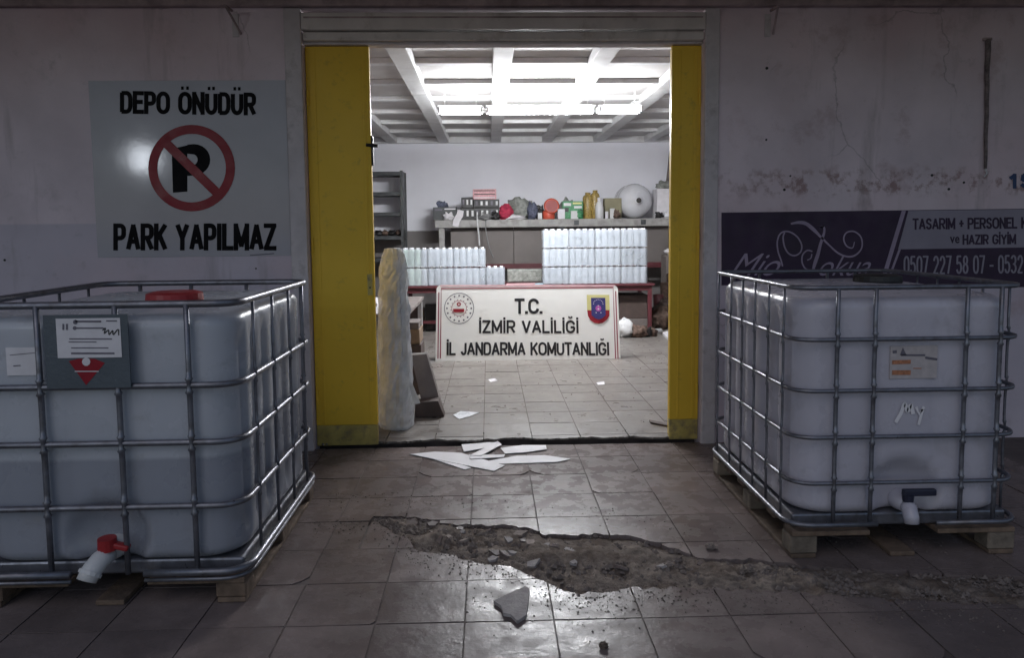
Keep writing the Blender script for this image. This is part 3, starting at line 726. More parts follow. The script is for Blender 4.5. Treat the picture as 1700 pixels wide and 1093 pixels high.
# ------------------------------------------------------------------ liquid container tanks in steel cages
def rrect(x0, x1, y0, y1, r, nc=6, ns=1):
    out = []
    for cx, cy, a0, p, q in ((x1-r, y0+r, -90, (x0+r, y0), (x1-r, y0)), (x1-r, y1-r, 0, (x1, y0+r), (x1, y1-r)), (x0+r, y1-r, 90, (x1-r, y1), (x0+r, y1)), (x0+r, y0+r, 180, (x0, y1-r), (x0, y0+r))):
        for k in range(1, ns): out.append((p[0]+(q[0]-p[0])*k/ns, p[1]+(q[1]-p[1])*k/ns))
        for k in range(nc+1):
            t = R(a0+90*k/nc); out.append((cx+r*math.cos(t), cy+r*math.sin(t)))
    return out
def tank_cage(name, label, x0, y0, ztop, rails, zb, bars, sbars, rr, br, tankm, left):
    W, D = (1.06 if left else 1.0), 1.16; x1, y1 = x0+W, y0+D; cx = (x0+x1)/2
    t = thing(name, label, 'tank', (cx, (y0+y1)/2, 0), 'caged liquid tanks beside the doorway')
    # tank body
    ins = .020; prof = []; zt0, zt1 = zb+.03, ztop-.055
    for k in range(7): a = math.pi/2*k/6; prof.append((.05*(1-math.sin(a)), zt0+.05*(1-math.cos(a))))
    for k in range(1, 24): prof.append((0, zt0+.05+(zt1-.05-zt0-.05)*k/24))
    for k in range(7): a = math.pi/2*k/6; prof.append((.05*(1-math.cos(a)), zt1-.05+.05*math.sin(a)))
    m = MB(); vs = []; base = rrect(x0+ins, x1-ins, y0+ins, y1-ins, .15, 8, 42); n = len(base)
    for off, z in prof:
        mid = max(0, min(1, min((z-zt0-.06)/.05, (zt1-.06-z)/.05)))
        for (x, y) in base:
            dx = (x-cx)/(W/2-ins); dy = (y-(y0+y1)/2)/(D/2-ins)
            sx = 1-off/(W/2); sy = 1-off/(D/2)
            px_, py_ = cx+(x-cx)*sx, (y0+y1)/2+(y-(y0+y1)/2)*sy
            if abs(dx) > .985 and abs(dy) < .82:            # ribbed long sides
                q = abs(math.sin((dy+.8)/1.6*math.pi*6.0)); px_ -= math.copysign(.032*mid*(1-q**.6), dx)
            if dy < -.985 and abs(dx) < .75:
                cell = sum(1 for rz in rails if rz < z)
                py_ += .012*mid*(1-abs(math.sin((dx+.75)/1.5*math.pi*3))**.4)
                rc = math.hypot((x-cx)/.17, (z-(zb+.13))/.15)    # moulded hollow round the outlet
                if rc < 1: py_ += .07*(1-rc**3)
            for rz in rails:
                d = abs(z-rz)
                if d < .03: 
                    k = .004*(1-d/.03); px_ -= math.copysign(k, dx) if abs(dx) > .98 else 0; py_ -= math.copysign(k, dy) if abs(dy) > .98 else 0
            vs.append((px_, py_, z))
    fs = []
    for i in range(len(prof)-1):
        for k in range(n): fs.append((i*n+k, i*n+(k+1) % n, (i+1)*n+(k+1) % n, (i+1)*n+k))
    fs += [tuple(range(n))[::-1]]
    m.add(vs, fs)
    # domed top
    top = [vs[(len(prof)-1)*n+k] for k in range(n)]; b0 = (len(prof)-1)*n; prev = list(range(b0, b0+n))
    for s_, dz in ((.85, .012), (.5, .02), (.2, .024)):
        idx = len(m.v)
        m.v += [Vector((cx+(p[0]-cx)*s_, (y0+y1)/2+(p[1]-(y0+y1)/2)*s_, p[2]+dz)) for p in top]
        cur = list(range(idx, idx+n))
        for k in range(n): m.f.append((prev[k], prev[(k+1) % n], cur[(k+1) % n], cur[k])); m.mi.append(0)
        prev = cur
    m.f.append(tuple(prev)); m.mi.append(0)
    auto_smooth(obj('tank', m, tankm, t), 50)
    lidm = red_m if left else black_m
    obj('filler_cap', MB().lathe([(.11,0),(.115,.02),(.112,.045),(.09,.052),(.02,.054)], (cx+.16, y0+.36 if left else y0+.6, zt1+.010), 24), lidm, t, smooth=False)
    # cage
    e = .0
    for z in rails: obj('cage_rail', MB().tube([(x, y, z) for x, y in rrect(x0+e, x1-e, y0+e, y1-e, .10, 6)], rr, 8, closed=True), steel_m, t, smooth=True)
    ring = rrect(x0, x1, y0, y1, .10, 6)
    obj('top_rail', MB().tube([(x, y, ztop-rr) for x, y in ring], rr*1.15, 8, closed=True), steel_m, t, smooth=True)
    def bar(x, y, out):
        p = [(x+out[0]*.0, y+out[1]*.0, zb)]
        zs = sorted(list(rails))
        pts = [(x, y, zb-.004)]
        b_ = br if out[0] == 0 else br*.62; rad = [b_]
        for rz in zs:                               # pressed flat and welded at every crossing
            for dz_, k_, o_ in ((-.06, 1, 0), (-.034, 1.05, .001), (-.026, 1.45, .003), (-.016, .9, .004), (0, .72, .005), (.016, .9, .004), (.026, 1.45, .003), (.034, 1.05, .001), (.06, 1, 0)):
                pts.append((x+out[0]*o_, y+out[1]*o_, rz+dz_)); rad.append(b_*k_)
        pts.append((x, y, ztop-.012)); rad.append(b_)
        o = obj('cage_bar', MB().tube(pts, rad, 8), steel_m, t, smooth=True)
        return o
    for d in bars: bar(cx+d, y0-.004, (0,-1)); bar(cx-d, y1+.004, (0,1))
    for d in sbars: bar(x0-.004, y0+d, (-1,0)); bar(x1+.004, y0+d, (1,0))
    # bottom frame, open at the outlet in front
    gap = .13
    half = [p for p in ring]
    def lowring(z, r):
        pts = [(cx+gap+(.02 if left else 0), y0-.012, z)] + [(x+(.012 if x > cx else -.012), y+(-.012 if y < y0+.3 else .012), z) for x, y in ring] + [(cx-gap, y0-.012, z)]
        obj('base_rail', MB().tube(pts, r, 8), steel_m, t, smooth=True)
    lowring(zb, .015 if left else .011)
    if left: lowring(zb-.028, .008)
    bx('base_pan', (x0+.02, x1-.02, y0+.05, y1-.02, zb-.03, zb+.028), steel_m, t, .01)
    # pallet
    pb = zb-.034
    bk = MB().box(-.06,.06,-.05,.05,0,pb-.045).mesh('pallet_block', wood2_m if not left else wood_m)
    for ix, xx in enumerate((x0+.06, cx, x1-.06)):
        for yy in (y0+.06, (y0+y1)/2, y1-.06):
            if xx == cx and yy == y0+.06: continue
            o = bpy.data.objects.new('pallet_block', bk); o.location = (xx, yy, .022); link(o, t)
            bm_ = o.modifiers.new('bevel', 'BEVEL'); bm_.width = .006
        bx('pallet_runner', (xx-.055, xx+.055, y0+.01, y1-.01, .0015, .0215), wood_m, t, .004)
    for k in range(6):
        yy = y0+.005+(D-.11)*k/5
        if k == 0: 
            bx('pallet_board', (x0+.005, cx-gap-.02, yy, yy+.1, pb-.0225, pb-.001), wood_m, t, .004); bx('pallet_board', (cx+gap+.02, x1-.005, yy, yy+.1, pb-.0225, pb-.001), wood_m, t, .004)
        else: bx('pallet_board', (x0+.005, x1-.005, yy, yy+.1, pb-.0225, pb-.001), wood_m, t, .004)
    # outlet valve
    vz = zb+.075; vy = y0+.09
    v = obj('valve', MB().tube([(cx+.01, vy+.05, vz), (cx+.01, vy-.01, vz), (cx+.008, y0-.0, vz)], [.045,.045,.032], 16), whitep_m if left else hdpe2_m, t, smooth=True)
    if left:
        obj('spout', MB().tube([(cx+.012, y0+.01, vz), (cx-.004, y0-.035, vz-.008), (cx-.022, y0-.075, vz-.04), (cx-.03, y0-.088, vz-.065)], [.034,.036,.038,.036], 14), whitep_m, v, smooth=True)
        obj('spout_ring', MB().tube([(cx-.020, y0-.071, vz-.036), (cx-.024, y0-.078, vz-.047)], .043, 14), whitep_m, v)
        obj('handle', MB().tube([(cx+.012, y0-.004, vz+.02), (cx+.012, y0-.006, vz+.066)], [.036,.034], 14), red_m, v, smooth=False)
        obj('lever', MB().obox((cx+.05, y0-.004, vz+.035), (.09, .035, .022), Matrix.Rotation(R(14), 3, 'Y')), red_m, v, bevel=.006)
    else:
        obj('spout', MB().tube([(cx+.008, y0+.01, vz), (cx+.004, y0-.02, vz-.006), (cx+.0, y0-.045, vz-.035), (cx, y0-.05, vz-.06)], [.03,.032,.032,.03], 14), hdpe2_m, v, smooth=True)
        obj('handle', MB().tube([(cx+.006, y0-.004, vz+.02), (cx+.006, y0-.004, vz+.055)], [.022,.026], 12), bluegrey_m, v)
        obj('lever', MB().box(cx-.02, cx+.125, y0-.02, y0+.006, vz+.046, vz+.076), bluegrey_m, v, bevel=.006)
    return t
YL, YR = 2.86, 3.13
lx = ax(397, YL, 700)-1.06; rx = ax(1318, YR, 700)
LZ = lambda py: az(py, YL, 250); RZ = lambda py: az(py, YR, 1500)
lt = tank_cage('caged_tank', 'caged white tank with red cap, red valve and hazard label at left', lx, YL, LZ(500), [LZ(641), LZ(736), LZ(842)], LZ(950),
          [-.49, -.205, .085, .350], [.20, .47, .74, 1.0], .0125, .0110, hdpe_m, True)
rt = tank_cage('caged_tank', 'caged white tank with dark valve lever under the purple banner at right', rx, YR, RZ(473), [RZ(563), RZ(648), RZ(725), RZ(801)], RZ(868),
          [-.322, -.160, .236, .384], [.12, .30, .48, .66, .84, 1.06], .0095, .0095, hdpe2_m, False)
# labels on the left tank
PY = YL-.022
def quad(name, x0, y0, x1, y1, Y, m, parent, th=.002):
    a, b = at(x0, y1, Y), at(x1, y0, Y); return bx(name, (a.x, b.x, Y, Y+th, a.z, b.z), m, parent, 0)
pl = quad('label_plate', 78, 522, 211, 646, PY, plate_m, lt, .006)
lb = quad('paper_label', 96, 528, 199, 595, PY-.002, paper_m, pl, .001)
Q = PY-.0032
pm = MB()
for (x0, y, x1, w) in [(125,534,168,3),(127,545,172,2.4),(115,563,186,2),(114,568,160,1.6),(118,578,180,1.8),(118,587,190,3),(176,533,194,2)]: ribbon([(x0,y),(x1,y)], w, Q, pm)
disc_px(125,535,4,Q,8,pm); disc_px(124,545,3.4,Q,8,pm)
for x in (105, 111): ribbon([(x,538),(x,548)], 3, Q, pm); 
obj('label_print', pm, inkgrey_m, pl)
obj('handwriting', ribbon(smooth_path([(170,549),(175,545),(173,554),(180,548),(181,556),(187,549),(188,556),(196,547),(197,557)], 4), 1.8, Q), ink_m, pl)
obj('hazard_diamond', poly([(114,600),(130,596),(157,596),(174,603),(143,640)], PY-.0012), signred_m, pl)
fm = MB(); disc_px(143,601,7,PY-.0022,10,fm); ribbon([(124,617),(164,617)], 1.6, PY-.0022, fm); obj('hazard_print', fm, paper_m, pl)
quad('sticker', 12, 577, 63, 624, YL+.0165, paper_m, lt, .014)
ribm = MB(); ribbon([(22,608),(34,607)], 1.6, YL+.015, ribm); ribbon([(16,590),(58,586)], 1.0, YL+.015, ribm); obj('sticker_print', ribm, inkgrey_m, lt)
st = quad('sticker', 1477, 574, 1557, 629, YR+.0165, mat('aged_label', (.44, .40, .40), .8, var=.1, vscale=30), rt, .016)
SYR = YR+.015
pm = MB(); ribbon([(1496,590),(1536,590)], 3, SYR, pm); poly([(1494,590),(1499,577),(1505,590)], SYR, pm); ribbon([(1536,594),(1556,597)], 4, SYR, pm); ribbon([(1482,585),(1489,584)], 5, SYR, pm); obj('label_print', pm, inkgrey_m, rt)
pm = MB(); ribbon([(1481,602),(1512,601)], 7, SYR, pm); ribbon([(1481,619),(1512,619)], 8, SYR, pm); ribbon([(1516,612),(1530,612)], 1.5, SYR, pm); obj('label_print', pm, orange_m, rt)
pm = MB(); ribbon(smooth_path([(1487,702),(1496,686),(1502,670),(1507,684),(1512,672),(1516,688)], 4), 6.5, SYR, pm); ribbon([(1521,676),(1526,688),(1534,676)], 5, SYR, pm); ribbon([(1532,680),(1525,706)], 5, SYR, pm)
obj('painted_mark', pm, paper_m, rt)

# ------------------------------------------------------------------ white strips lying at the threshold
mat_strip = mat('white_strip', (.80, .78, .80), .6, var=.05, vscale=12, bump=.05)
strips = [([(680,755),(722,751),(765,753),(838,774),(820,783),(770,773)], .004, 'long white board strip lying flat by the threshold, leftmost', 0),
 ([(707,759),(724,758),(782,778),(772,781)], .002, 'narrow white strip poking out under the long board', .0),
 ([(766,739),(826,734),(829,741),(770,751)], .008, 'short white board leaning up on the step', .0),
 ([(780,757),(812,741),(826,733),(833,739),(800,757)], .0125, 'white board piece tilted on top of the strip heap', 0),
 ([(831,745),(868,740),(906,740),(908,747),(872,752),(838,754)], .006, 'white strip along the dark step edge, right of the heap', 0),
 ([(796,769),(858,758),(905,757),(948,763),(925,768),(830,771)], .003, 'thin pale strip lying nearest at the right of the heap', 0),
 ([(778,756),(838,756),(836,760),(780,763)], .009, 'small grey-white scrap in the middle of the strip heap', 0)]
for px, z, lab, _ in strips: slab_piece('board_strip', px, z, .003, mat_strip, lab, 'board strip', 'white strips by the threshold')
slab_piece('plastic_scrap', [(752,690),(765,684),(795,686),(778,693),(762,697)], ZI+.002, .004, film_m, 'crumpled clear plastic scrap on the hall floor', 'scrap')
slab_piece('paper_scrap', [(810,631),(822,629),(826,633),(814,635)], ZI+.002, .003, paper_m, 'tiny white paper scrap on the hall floor below the sign', 'scrap')
slab_piece('paper_scrap', [(990,636),(1003,634),(1004,639),(993,640)], ZI+.002, .003, paper_m, 'pale scrap on the hall floor to the right', 'scrap')
slab_piece('bar_scrap', [(1078,700),(1112,706),(1112,710),(1080,704)], ZI+.002, .012, darkcard_m, 'dark flat bar lying by the right door leaf', 'bar')

# ------------------------------------------------------------------ lamps
FY, FZ = 8.2, 2.70
for k, (p0, p1, tm) in enumerate(((726, 803, 'side_tube'), (806, 988, 'fluorescent_tube'), (991, 1066, 'side_tube'))):
    xa, xb = ax(p0, FY, 190), ax(p1, FY, 190)
    f = thing('ceiling_lamp', ('left short', 'long middle', 'right short')[k] + ' one of the three hanging fluorescent lamps in the hall', 'lamp', ((xa+xb)/2, FY, FZ), 'fluorescent lamps in the hall')
    bx('lamp_body', (xa, xb, FY-.05, FY+.05, FZ+.022, FZ+.06), fix_m, f, .008)
    for x in (xa+.08, xb-.08): obj('hanger', MB().tube([(x, FY, FZ+.059), (x, FY, CEIL-.002)], .005, 6), fix_m, f)
    for dy in (-.085, .085):
        obj('tube', MB().tube([(xa+.04, FY+dy, FZ), (xb-.04, FY+dy, FZ)], .019, 12), MATS[tm], f, smooth=True)
        for x in (xa+.025, xb-.025): bx('holder', (x-.012, x+.012, FY+dy-.02 if dy < 0 else FY+.051, FY-.051 if dy < 0 else FY+dy+.02, FZ-.02, FZ+.035), fix_m, f, .002)
# the lamp whose reflection shines on the no parking sign, across the yard behind the viewer
gp = at(238, 264, WALL); mc = Vector((0, 2*WALL, CAM.z)); lp = mc + (gp-mc)*3.0
lm = thing('yard_lamp', 'lit lamp on a grey post across the yard', 'street lamp', (lp.x, lp.y-.5, -.05))
obj('post', MB().tube([(lp.x, lp.y-.5, -.05), (lp.x, lp.y-.5, lp.z+.25), (lp.x, lp.y-.35, lp.z+.36), (lp.x, lp.y-.08, lp.z+.2)], .04, 12), pole_m, lm, smooth=True)
d = (Vector((-1.2, WALL, 1.3))-lp).normalized(); q = d.to_track_quat('Z', 'Y').to_matrix()
obj('lamp_head', MB().lathe([(.10,-.14),(.17,-.08),(.24,.0),(.245,.02),(.235,.02)], lp, 24, q), pole_m, lm)
obj('lamp_lens', MB().lathe([(.225,.005),(.225,.024),(.15,.045),(.02,.05)], lp, 24, q), lampglass_m, lm)

# ------------------------------------------------------------------ sign board standing in the hall
SBY = gr(876, 598, ZI).y
sb = thing('sign_board', 'white sign board with red border and two emblems standing in the hall', 'sign', (ax(876, SBY, 598), SBY, ZI))
def rr_px(x0, y0, x1, y1, r, sq_bottom=True):
    pts = [(x0, y1), (x1, y1)]
    for k in range(6): a = R(0-90*k/5); pts.append((x1-r+r*math.cos(a), y0+r+r*math.sin(a)))
    for k in range(6): a = R(-90-90*k/5); pts.append((x0+r+r*math.cos(a), y0+r+r*math.sin(a)))
    return pts
P = [at(*p, SBY) for p in rr_px(723, 478, 1030, 598, 8)]
zmin = min(p.z for p in P)
for p in P: p.y = SBY; p.z = max(p.z, ZI+.001)
for p in P[:2]: p.z = ZI+.001
obj('board', MB().prism(P, (0, .03, 0)), board_m, sb)
TILT = R(-12); sb.rotation_euler = (TILT, 0, 0); sb.scale = (1, 1, 1.045)
_M = Matrix.Translation(WLOC[sb]) @ Matrix.Rotation(TILT, 4, 'X') @ Matrix.Diagonal((1, 1, 1.045, 1)); _IM = Matrix.Translation(WLOC[sb]) @ _M.inverted()
for x in (P[0].x+.2, P[1].x-.2):               # rear struts that hold it leaning back
    zt_ = ZI+.52; yt = SBY+.5*math.tan(-TILT)+.045
    q = [(x-.015, yt, zt_), (x+.015, yt, zt_), (x+.015, yt+.012, zt_-.05), (x-.015, yt+.012, zt_-.05), (x-.015, SBY+.52, ZI+.001), (x+.015, SBY+.52, ZI+.001), (x+.015, SBY+.47, ZI+.001), (x-.015, SBY+.47, ZI+.001)]
    obj('prop', MB().add([_IM @ Vector(v) for v in q], [(0,1,2,3),(7,6,5,4),(0,4,5,1),(1,5,6,2),(2,6,7,3),(3,7,4,0)]), shelf_m, sb)
S1, S2, S3 = SBY-.002, SBY-.004, SBY-.006
obj('border', ribbon([(731,596),(731,484),(1022,482),(1022,596)], 2.0, S1), border_m, sb)
obj('border', ribbon([(727,596),(727,490)], 1.8, S1), border_m, sb)
obj('border', ribbon([(1026,596),(1026,488)], 1.8, S1), border_m, sb)
obj('border', ribbon([(729,479.5),(1024,479.0)], 2.2, S1), pinkborder_m, sb)
caps('lettering', 'T.C.', (855, 500, 902, 525), S1, ink_m, sb, 4.6, .34)
caps('lettering', 'İZMİR VALİLİĞİ', (795, 535, 962, 556), S1, ink_m, sb, 3.6, .42)
caps('lettering', 'İL JANDARMA KOMUTANLIĞI', (741, 570, 1012, 591), S1, ink_m, sb, 3.5, .40)
em = MB(); ring_px(761.5, 516, 24.2, 25.2, S1, 40, em)
for k in range(16):
    a = 2*math.pi*k/16; disc_px(761.5+20.5*math.cos(a), 516+20.5*math.sin(a), 1.6, S1, 6, em); disc_px(761.5+14*math.cos(a+.2), 516+14*math.sin(a+.2), .9, S1, 5, em)
e_ = obj('emblem', em, inkgrey_m, sb)
em = MB(); ring_px(761, 509.5, 1.4, 3.6, S2, 14, em); ribbon([(751.5,519.5),(770,519.5)], 5.5, S2, em); ring_px(761.5, 516, 12.0, 12.8, S2, 30, em)
obj('emblem_mark', em, signred_m, e_)
cr_ = obj('emblem', poly([(977,494),(1015,494),(1015,520),(1010,533),(996,540),(982,533),(977,520)], S1), crest_y, sb)
um = [(977,519),(984,519),(985,527),(990,531),(996,533),(1002,531),(1007,527),(1008,519),(1014.5,519)]+[(1014,528),(1009,535),(1002,539.5),(996,540.5),(989,539.5),(982,535),(978,528)]
P9 = [at(*p, S2) for p in um]
for p in P9: p.y = S2
mb = MB().add(P9, [(0,1,2,15),(2,3,14,15),(3,4,13,14),(4,5,12,13),(5,6,11,12),(6,7,10,11) if False else (5,6,10,11),(6,7,8,9)]); mb.f.append((6,9,10)); mb.mi.append(0); mb.f.append((5,11,12)); mb.mi.append(0)
obj('crest_ribbon', mb, signred_m, cr_)
obj('crest_field', poly([(984,499),(1008,499),(1008,527),(1002,532),(996,534),(990,532),(984,527)], S3), crest_n, cr_)
mb = MB(); disc_px(996, 516, 5, S3-.001, 10, mb); obj('crest_mark', mb, crest_p, cr_)
mb = MB()
for k in range(9): a = math.pi+math.pi*k/8; disc_px(996+8*math.cos(a), 509+7*math.sin(a), .8, S3-.001, 5, mb)
disc_px(996, 512, 1.2, S3-.002, 5, mb); disc_px(996, 517, 1.6, S3-.002, 6, mb); disc_px(992, 523, 1, S3-.002, 5, mb); disc_px(1000, 523, 1, S3-.002, 5, mb)
tag(obj('crest_dots', mb, paper_m, cr_), kind='stuff')

# ------------------------------------------------------------------ table with bottles
TY = 9.95
TBX0, TBX1 = ax(664, TY, 472), ax(1086, TY, 472); TZ = az(473, TY, 875)
tb = thing('table', 'long table with maroon steel frame carrying the bottle blocks', 'table', ((TBX0+TBX1)/2, TY+.35, ZI))
bx('table_top', (TBX0, TBX1, TY-.04, TY+.75, TZ-.028, TZ), maroon_m, tb, .004)
bx('apron', (TBX0+.05, TBX1-.05, TY+.0, TY+.03, TZ-.095, TZ-.029), maroon_m, tb, .003)
bx('apron', (TBX0+.05, TBX1-.05, TY+.68, TY+.71, TZ-.095, TZ-.029), maroon_m, tb, .003)
for x in (TBX0+.04, (TBX0+TBX1)/2, TBX1-.08):
    for y in (TY, TY+.67): bx('leg', (x, x+.05, y-.002, y+.048, ZI+.001, TZ-.0285), maroon_m, tb, .003)
bx('stretcher', (TBX0+.06, TBX1-.06, TY+.33, TY+.37, ZI+.12, ZI+.16), maroon_m, tb, .003)
ORD = ['first','second','third','fourth','fifth','sixth','seventh','eighth','ninth','tenth','eleventh','twelfth','thirteenth','fourteenth','fifteenth','sixteenth','seventeenth']
def bottle_mesh(w, hh, m):
    b = MB(); r = w/2*.97
    b.lathe([(r*.9,.0),(r,.008),(r,hh*.30),(r*.965,hh*.33),(r,hh*.36),(r,hh*.80),(r*.93,hh*.85),(r*.62,hh*.90),(r*.52,hh*.91)], n=12)
    b.cur = 1; b.lathe([(r*.54,hh*.905),(r*.56,hh*.91),(r*.56,hh*.985),(r*.5,hh*.995)], n=10)
    return b.mesh('bottle', [m, cap_m], smooth=True)
def block(x0, x1, ncol, tiers, rows, zbase, hh, blk, m, m_first=None):
    w = (x1-x0)/ncol; me = bottle_mesh(w, hh, m); mf = bottle_mesh(w, hh, m_first) if m_first else me
    for tI in range(tiers):
        for rI in range(rows):
            for c in range(ncol):
                if rI > 0 and tI < tiers-1 and 0 < c < ncol-1: continue
                if rI > 1 and 1 < c < ncol-2: continue
                o = bpy.data.objects.new('bottle', mf if (m_first and c < 3) else me)
                o.location = (x0+(c+.5)*w+rng.uniform(-.001,.001), TY+.02+(rI+.5)*w, zbase+tI*(hh+.004))
                o.rotation_euler.z = rng.uniform(0, 6); COL.objects.link(o)
                tier = {1: 'only', 2: ('bottom', 'top')[tI] if tiers == 2 else '', 3: ('bottom', 'middle', 'top')[tI] if tiers == 3 else ''}[tiers]
                row = 'front row' if rI == 0 else ('second row' if rI == 1 else 'third row')
                tag(o, f'{ORD[c]} bottle from left, {row}, {tier} tier of {blk}', 'bottle', f'bottles in {blk}')
        for c in range(0, ncol, 4):
            xa_, xb_ = x0+c*w-.0015, min(x1, x0+(c+4)*w)+.0015; za_, zb_ = zbase+tI*(hh+.004)+.003, zbase+tI*(hh+.004)+hh*.93; ya_, yb_ = TY+.0165, TY+.0235+rows*w
            mb = MB(); nu, nv = 12, 6; vs_ = []
            loop = [(xa_+(xb_-xa_)*q/nu, ya_) for q in range(nu+1)] + [(xb_, yb_), (xa_, yb_)]
            for r_ in range(nv+1):
                for (px__, py__) in loop:
                    q = .0035*noise.noise(Vector((px__*40, r_*1.1+tI*9, 4))); vs_.append((px__, py__-(q+.001 if py__ == ya_ else 0), za_+(zb_-za_)*r_/nv))
            n_ = len(loop); mb.add(vs_, [(r_*n_+q, r_*n_+(q+1) % n_, (r_+1)*n_+(q+1) % n_, (r_+1)*n_+q) for r_ in range(nv) for q in range(n_)])
            tag(obj('shrink_wrap', mb, wrap_m, smooth=True), f'{ORD[c//4]} plastic wrap from left round the {tier} tier of {blk}', 'plastic wrap', f'wraps of {blk}')
        if tI < tiers-1:
            z = zbase+tI*(hh+.004)+hh
            p = bx('layer_sheet', (x0-.001, x1+.001, TY+.014, TY+.02+rows*w, z-.0005, z+.0035), film_m, None, 0)
            tag(p, f'white sheet between the {("lower","upper")[tI] if tiers > 2 else "two"} tiers of {blk}', 'layer sheet', 'sheets between bottle tiers')
TZ2 = TZ+.0015
bz0, bz1 = ax(902, TY, 420), ax(1075, TY, 420); rh = (az(379, TY, 990)-TZ2)/3-.004
block(bz0, bz1, 16, 3, 3, TZ2, rh, 'the tall right block', bottle_m)
lz0, lz1 = ax(666, TY, 440), ax(806, TY, 440); lh = (az(411, TY, 730)-TZ2)/2-.004
block(lz0, lz1, 13, 2, 3, TZ2, lh, 'the lower left block', bottle_m, bottleg_m)
block(lz1+.004, ax(838, TY, 450), 3, 1, 2, TZ2, lh, 'the short stub', bottle_m)
def px_box(x0, y0, x1, y1, Y, dep):
    a, b = at(x0, y1, Y), at(x1, y0, Y); return (a.x, b.x, Y, Y+dep, a.z, b.z)
# papers on the table
def flat_paper(px0, px1, Y0_, Y1_, z, m, lab):
    a, b = ax(px0, Y0_, 470), ax(px1, Y0_, 470); mb = MB(); n = 6; vs = []
    for i in range(n+1):
        for j in range(3): vs.append((a+(b-a)*i/n+.01*j, Y0_+(Y1_-Y0_)*j/2, z+.002+.010*abs(noise.noise(Vector((i*.9, j*.8, px0))))))
    mb.add(vs, [(i*3+j, (i+1)*3+j, (i+1)*3+j+1, i*3+j+1) for i in range(n) for j in range(2)]); mb2 = MB(); mb2.add([v for v in mb.v]+[v-Vector((0,0,.002)) for v in mb.v], mb.f+[tuple(k+len(mb.v) for k in f[::-1]) for f in mb.f])
    tag(obj('paper_sheet', mb2, m), lab, 'paper', 'papers on the table')
flat_paper(840, 888, TY-.03, TY+.22, TZ, paper2_m, 'crumpled pink paper on the table between the bottle blocks')
flat_paper(886, 902, TY-.02, TY+.2, TZ, bluep_m, 'pale blue paper on the table against the right block')
x = px_box(842, 447, 901, 468, TY+.45, .2)
tag(bx('parcel', (x[0], x[1], x[2], x[3], TZ+.001, x[5]), greybag_m, None, .02), 'grey-white parcel at the back of the table between the blocks', 'parcel')
# ------------------------------------------------------------------ back bench, cupboard and what stands on it
HY = 12.15; BZ = az(364, HY, 900)
hb0, hb1 = ax(722, HY, 370), XR-.3
hb = thing('work_bench', 'long high grey work bench along the back wall', 'bench', ((hb0+hb1)/2, HY, ZI))
bx('bench_top', (hb0, hb1, HY, BACK-.15, BZ-.125, BZ), bench_m, hb, .006)
for x in (hb0+.06, hb0+2.0, hb1-.1): bx('leg', (x, x+.09, HY+.03, HY+.12, ZI+.001, BZ-.1255), bench_m if x < 0 else shelf_m, hb, .004)
bx('lower_rail', (hb0+.16, hb1-.12, HY+.04, HY+.10, az(447, HY, 870), az(438, HY, 870)), maroon_m, hb, .004)
cbx = [ax(p, HY+.2, 410) for p in (748, 800, 853, 905, 960, 1015, 1070, 1110)]
for a, b in zip(cbx, cbx[1:]): bx('back_panel', (a+.004, b-.004, HY+.2, HY+.23, az(440, HY+.2, 870), BZ-.126), cabinet_m, hb, .004)
for px in (957, 1068): bx('clip', (*[ax(px+q, HY, 365) for q in (-4, 4)], HY-.012, HY+.002, BZ-.10, BZ-.02), shelf_m, hb, .002)
ZB = BZ+.001
def on_bench(name, x0, y0, x1, lab, cat, m, dep=.3, Y=HY+.05, bev=.006):
    a, b = ax(x0, Y, 350), ax(x1, Y, 350); z = az(y0, Y, (x0+x1)/2)
    o = bx(name, (a, b, Y, Y+dep, ZB, max(z, ZB+.02)), m, None, bev); tag(o, lab, cat, 'clutter on the work bench'); return o
tr = on_bench('tray', 719, 344, 758, 'dark grey flat tray at the left end of the bench', 'tray', shelf_m)
# black crates with white slots, the striped box on top
def crate(x0, x1, y0, y1, zb_, lab, Y=HY+.04):
    a, b = ax(x0, Y, 350), ax(x1, Y, 350); z0 = zb_; z1_ = az(y0, Y, (x0+x1)/2)
    c = thing('crate', lab, 'crate', ((a+b)/2, Y+.15, z0), 'clutter on the work bench')
    bx('body', (a, b, Y, Y+.3, z0, z1_), black_m, c, .008)
    n = max(3, int((b-a)/.07))
    for k in range(n):
        x = a+(b-a)*(k+.3)/n; bx('slot', (x, x+(b-a)/n*.42, Y-.004, Y+.001, z0+(z1_-z0)*.3, z0+(z1_-z0)*.78), whitep_m if k % 3 else inkgrey_m, c, 0)
    return z1_
zc = crate(764, 829, 345, 362, ZB, 'lower black slotted crate on the work bench')
zc2 = crate(766, 786, 328, 345, zc+.001, 'small black crate at the left on top of the lower crate')
zc3 = crate(787, 829, 331, 345, zc+.001, 'wide black crate with white slots on top of the lower crate')
Yc = HY+.06; a, b = ax(785, Yc, 330), ax(824, Yc, 330)
pb_ = thing('carton', 'pink and white striped carton on top of the black crates', 'carton', ((a+b)/2, Yc+.1, zc3), 'clutter on the work bench')
zt_ = az(314, Yc, 805); bx('body', (a, b, Yc, Yc+.22, zc3+.001, zt_), pinkbox_m, pb_, .004)
for k, f in enumerate((.12, .45, .8)): bx('stripe', (a+.02, b-.02, Yc-.003, Yc+.001, zc3+(zt_-zc3)*f, zc3+(zt_-zc3)*(f+.1)), (paper_m, darkcard_m, darkcard_m)[k], pb_, 0)
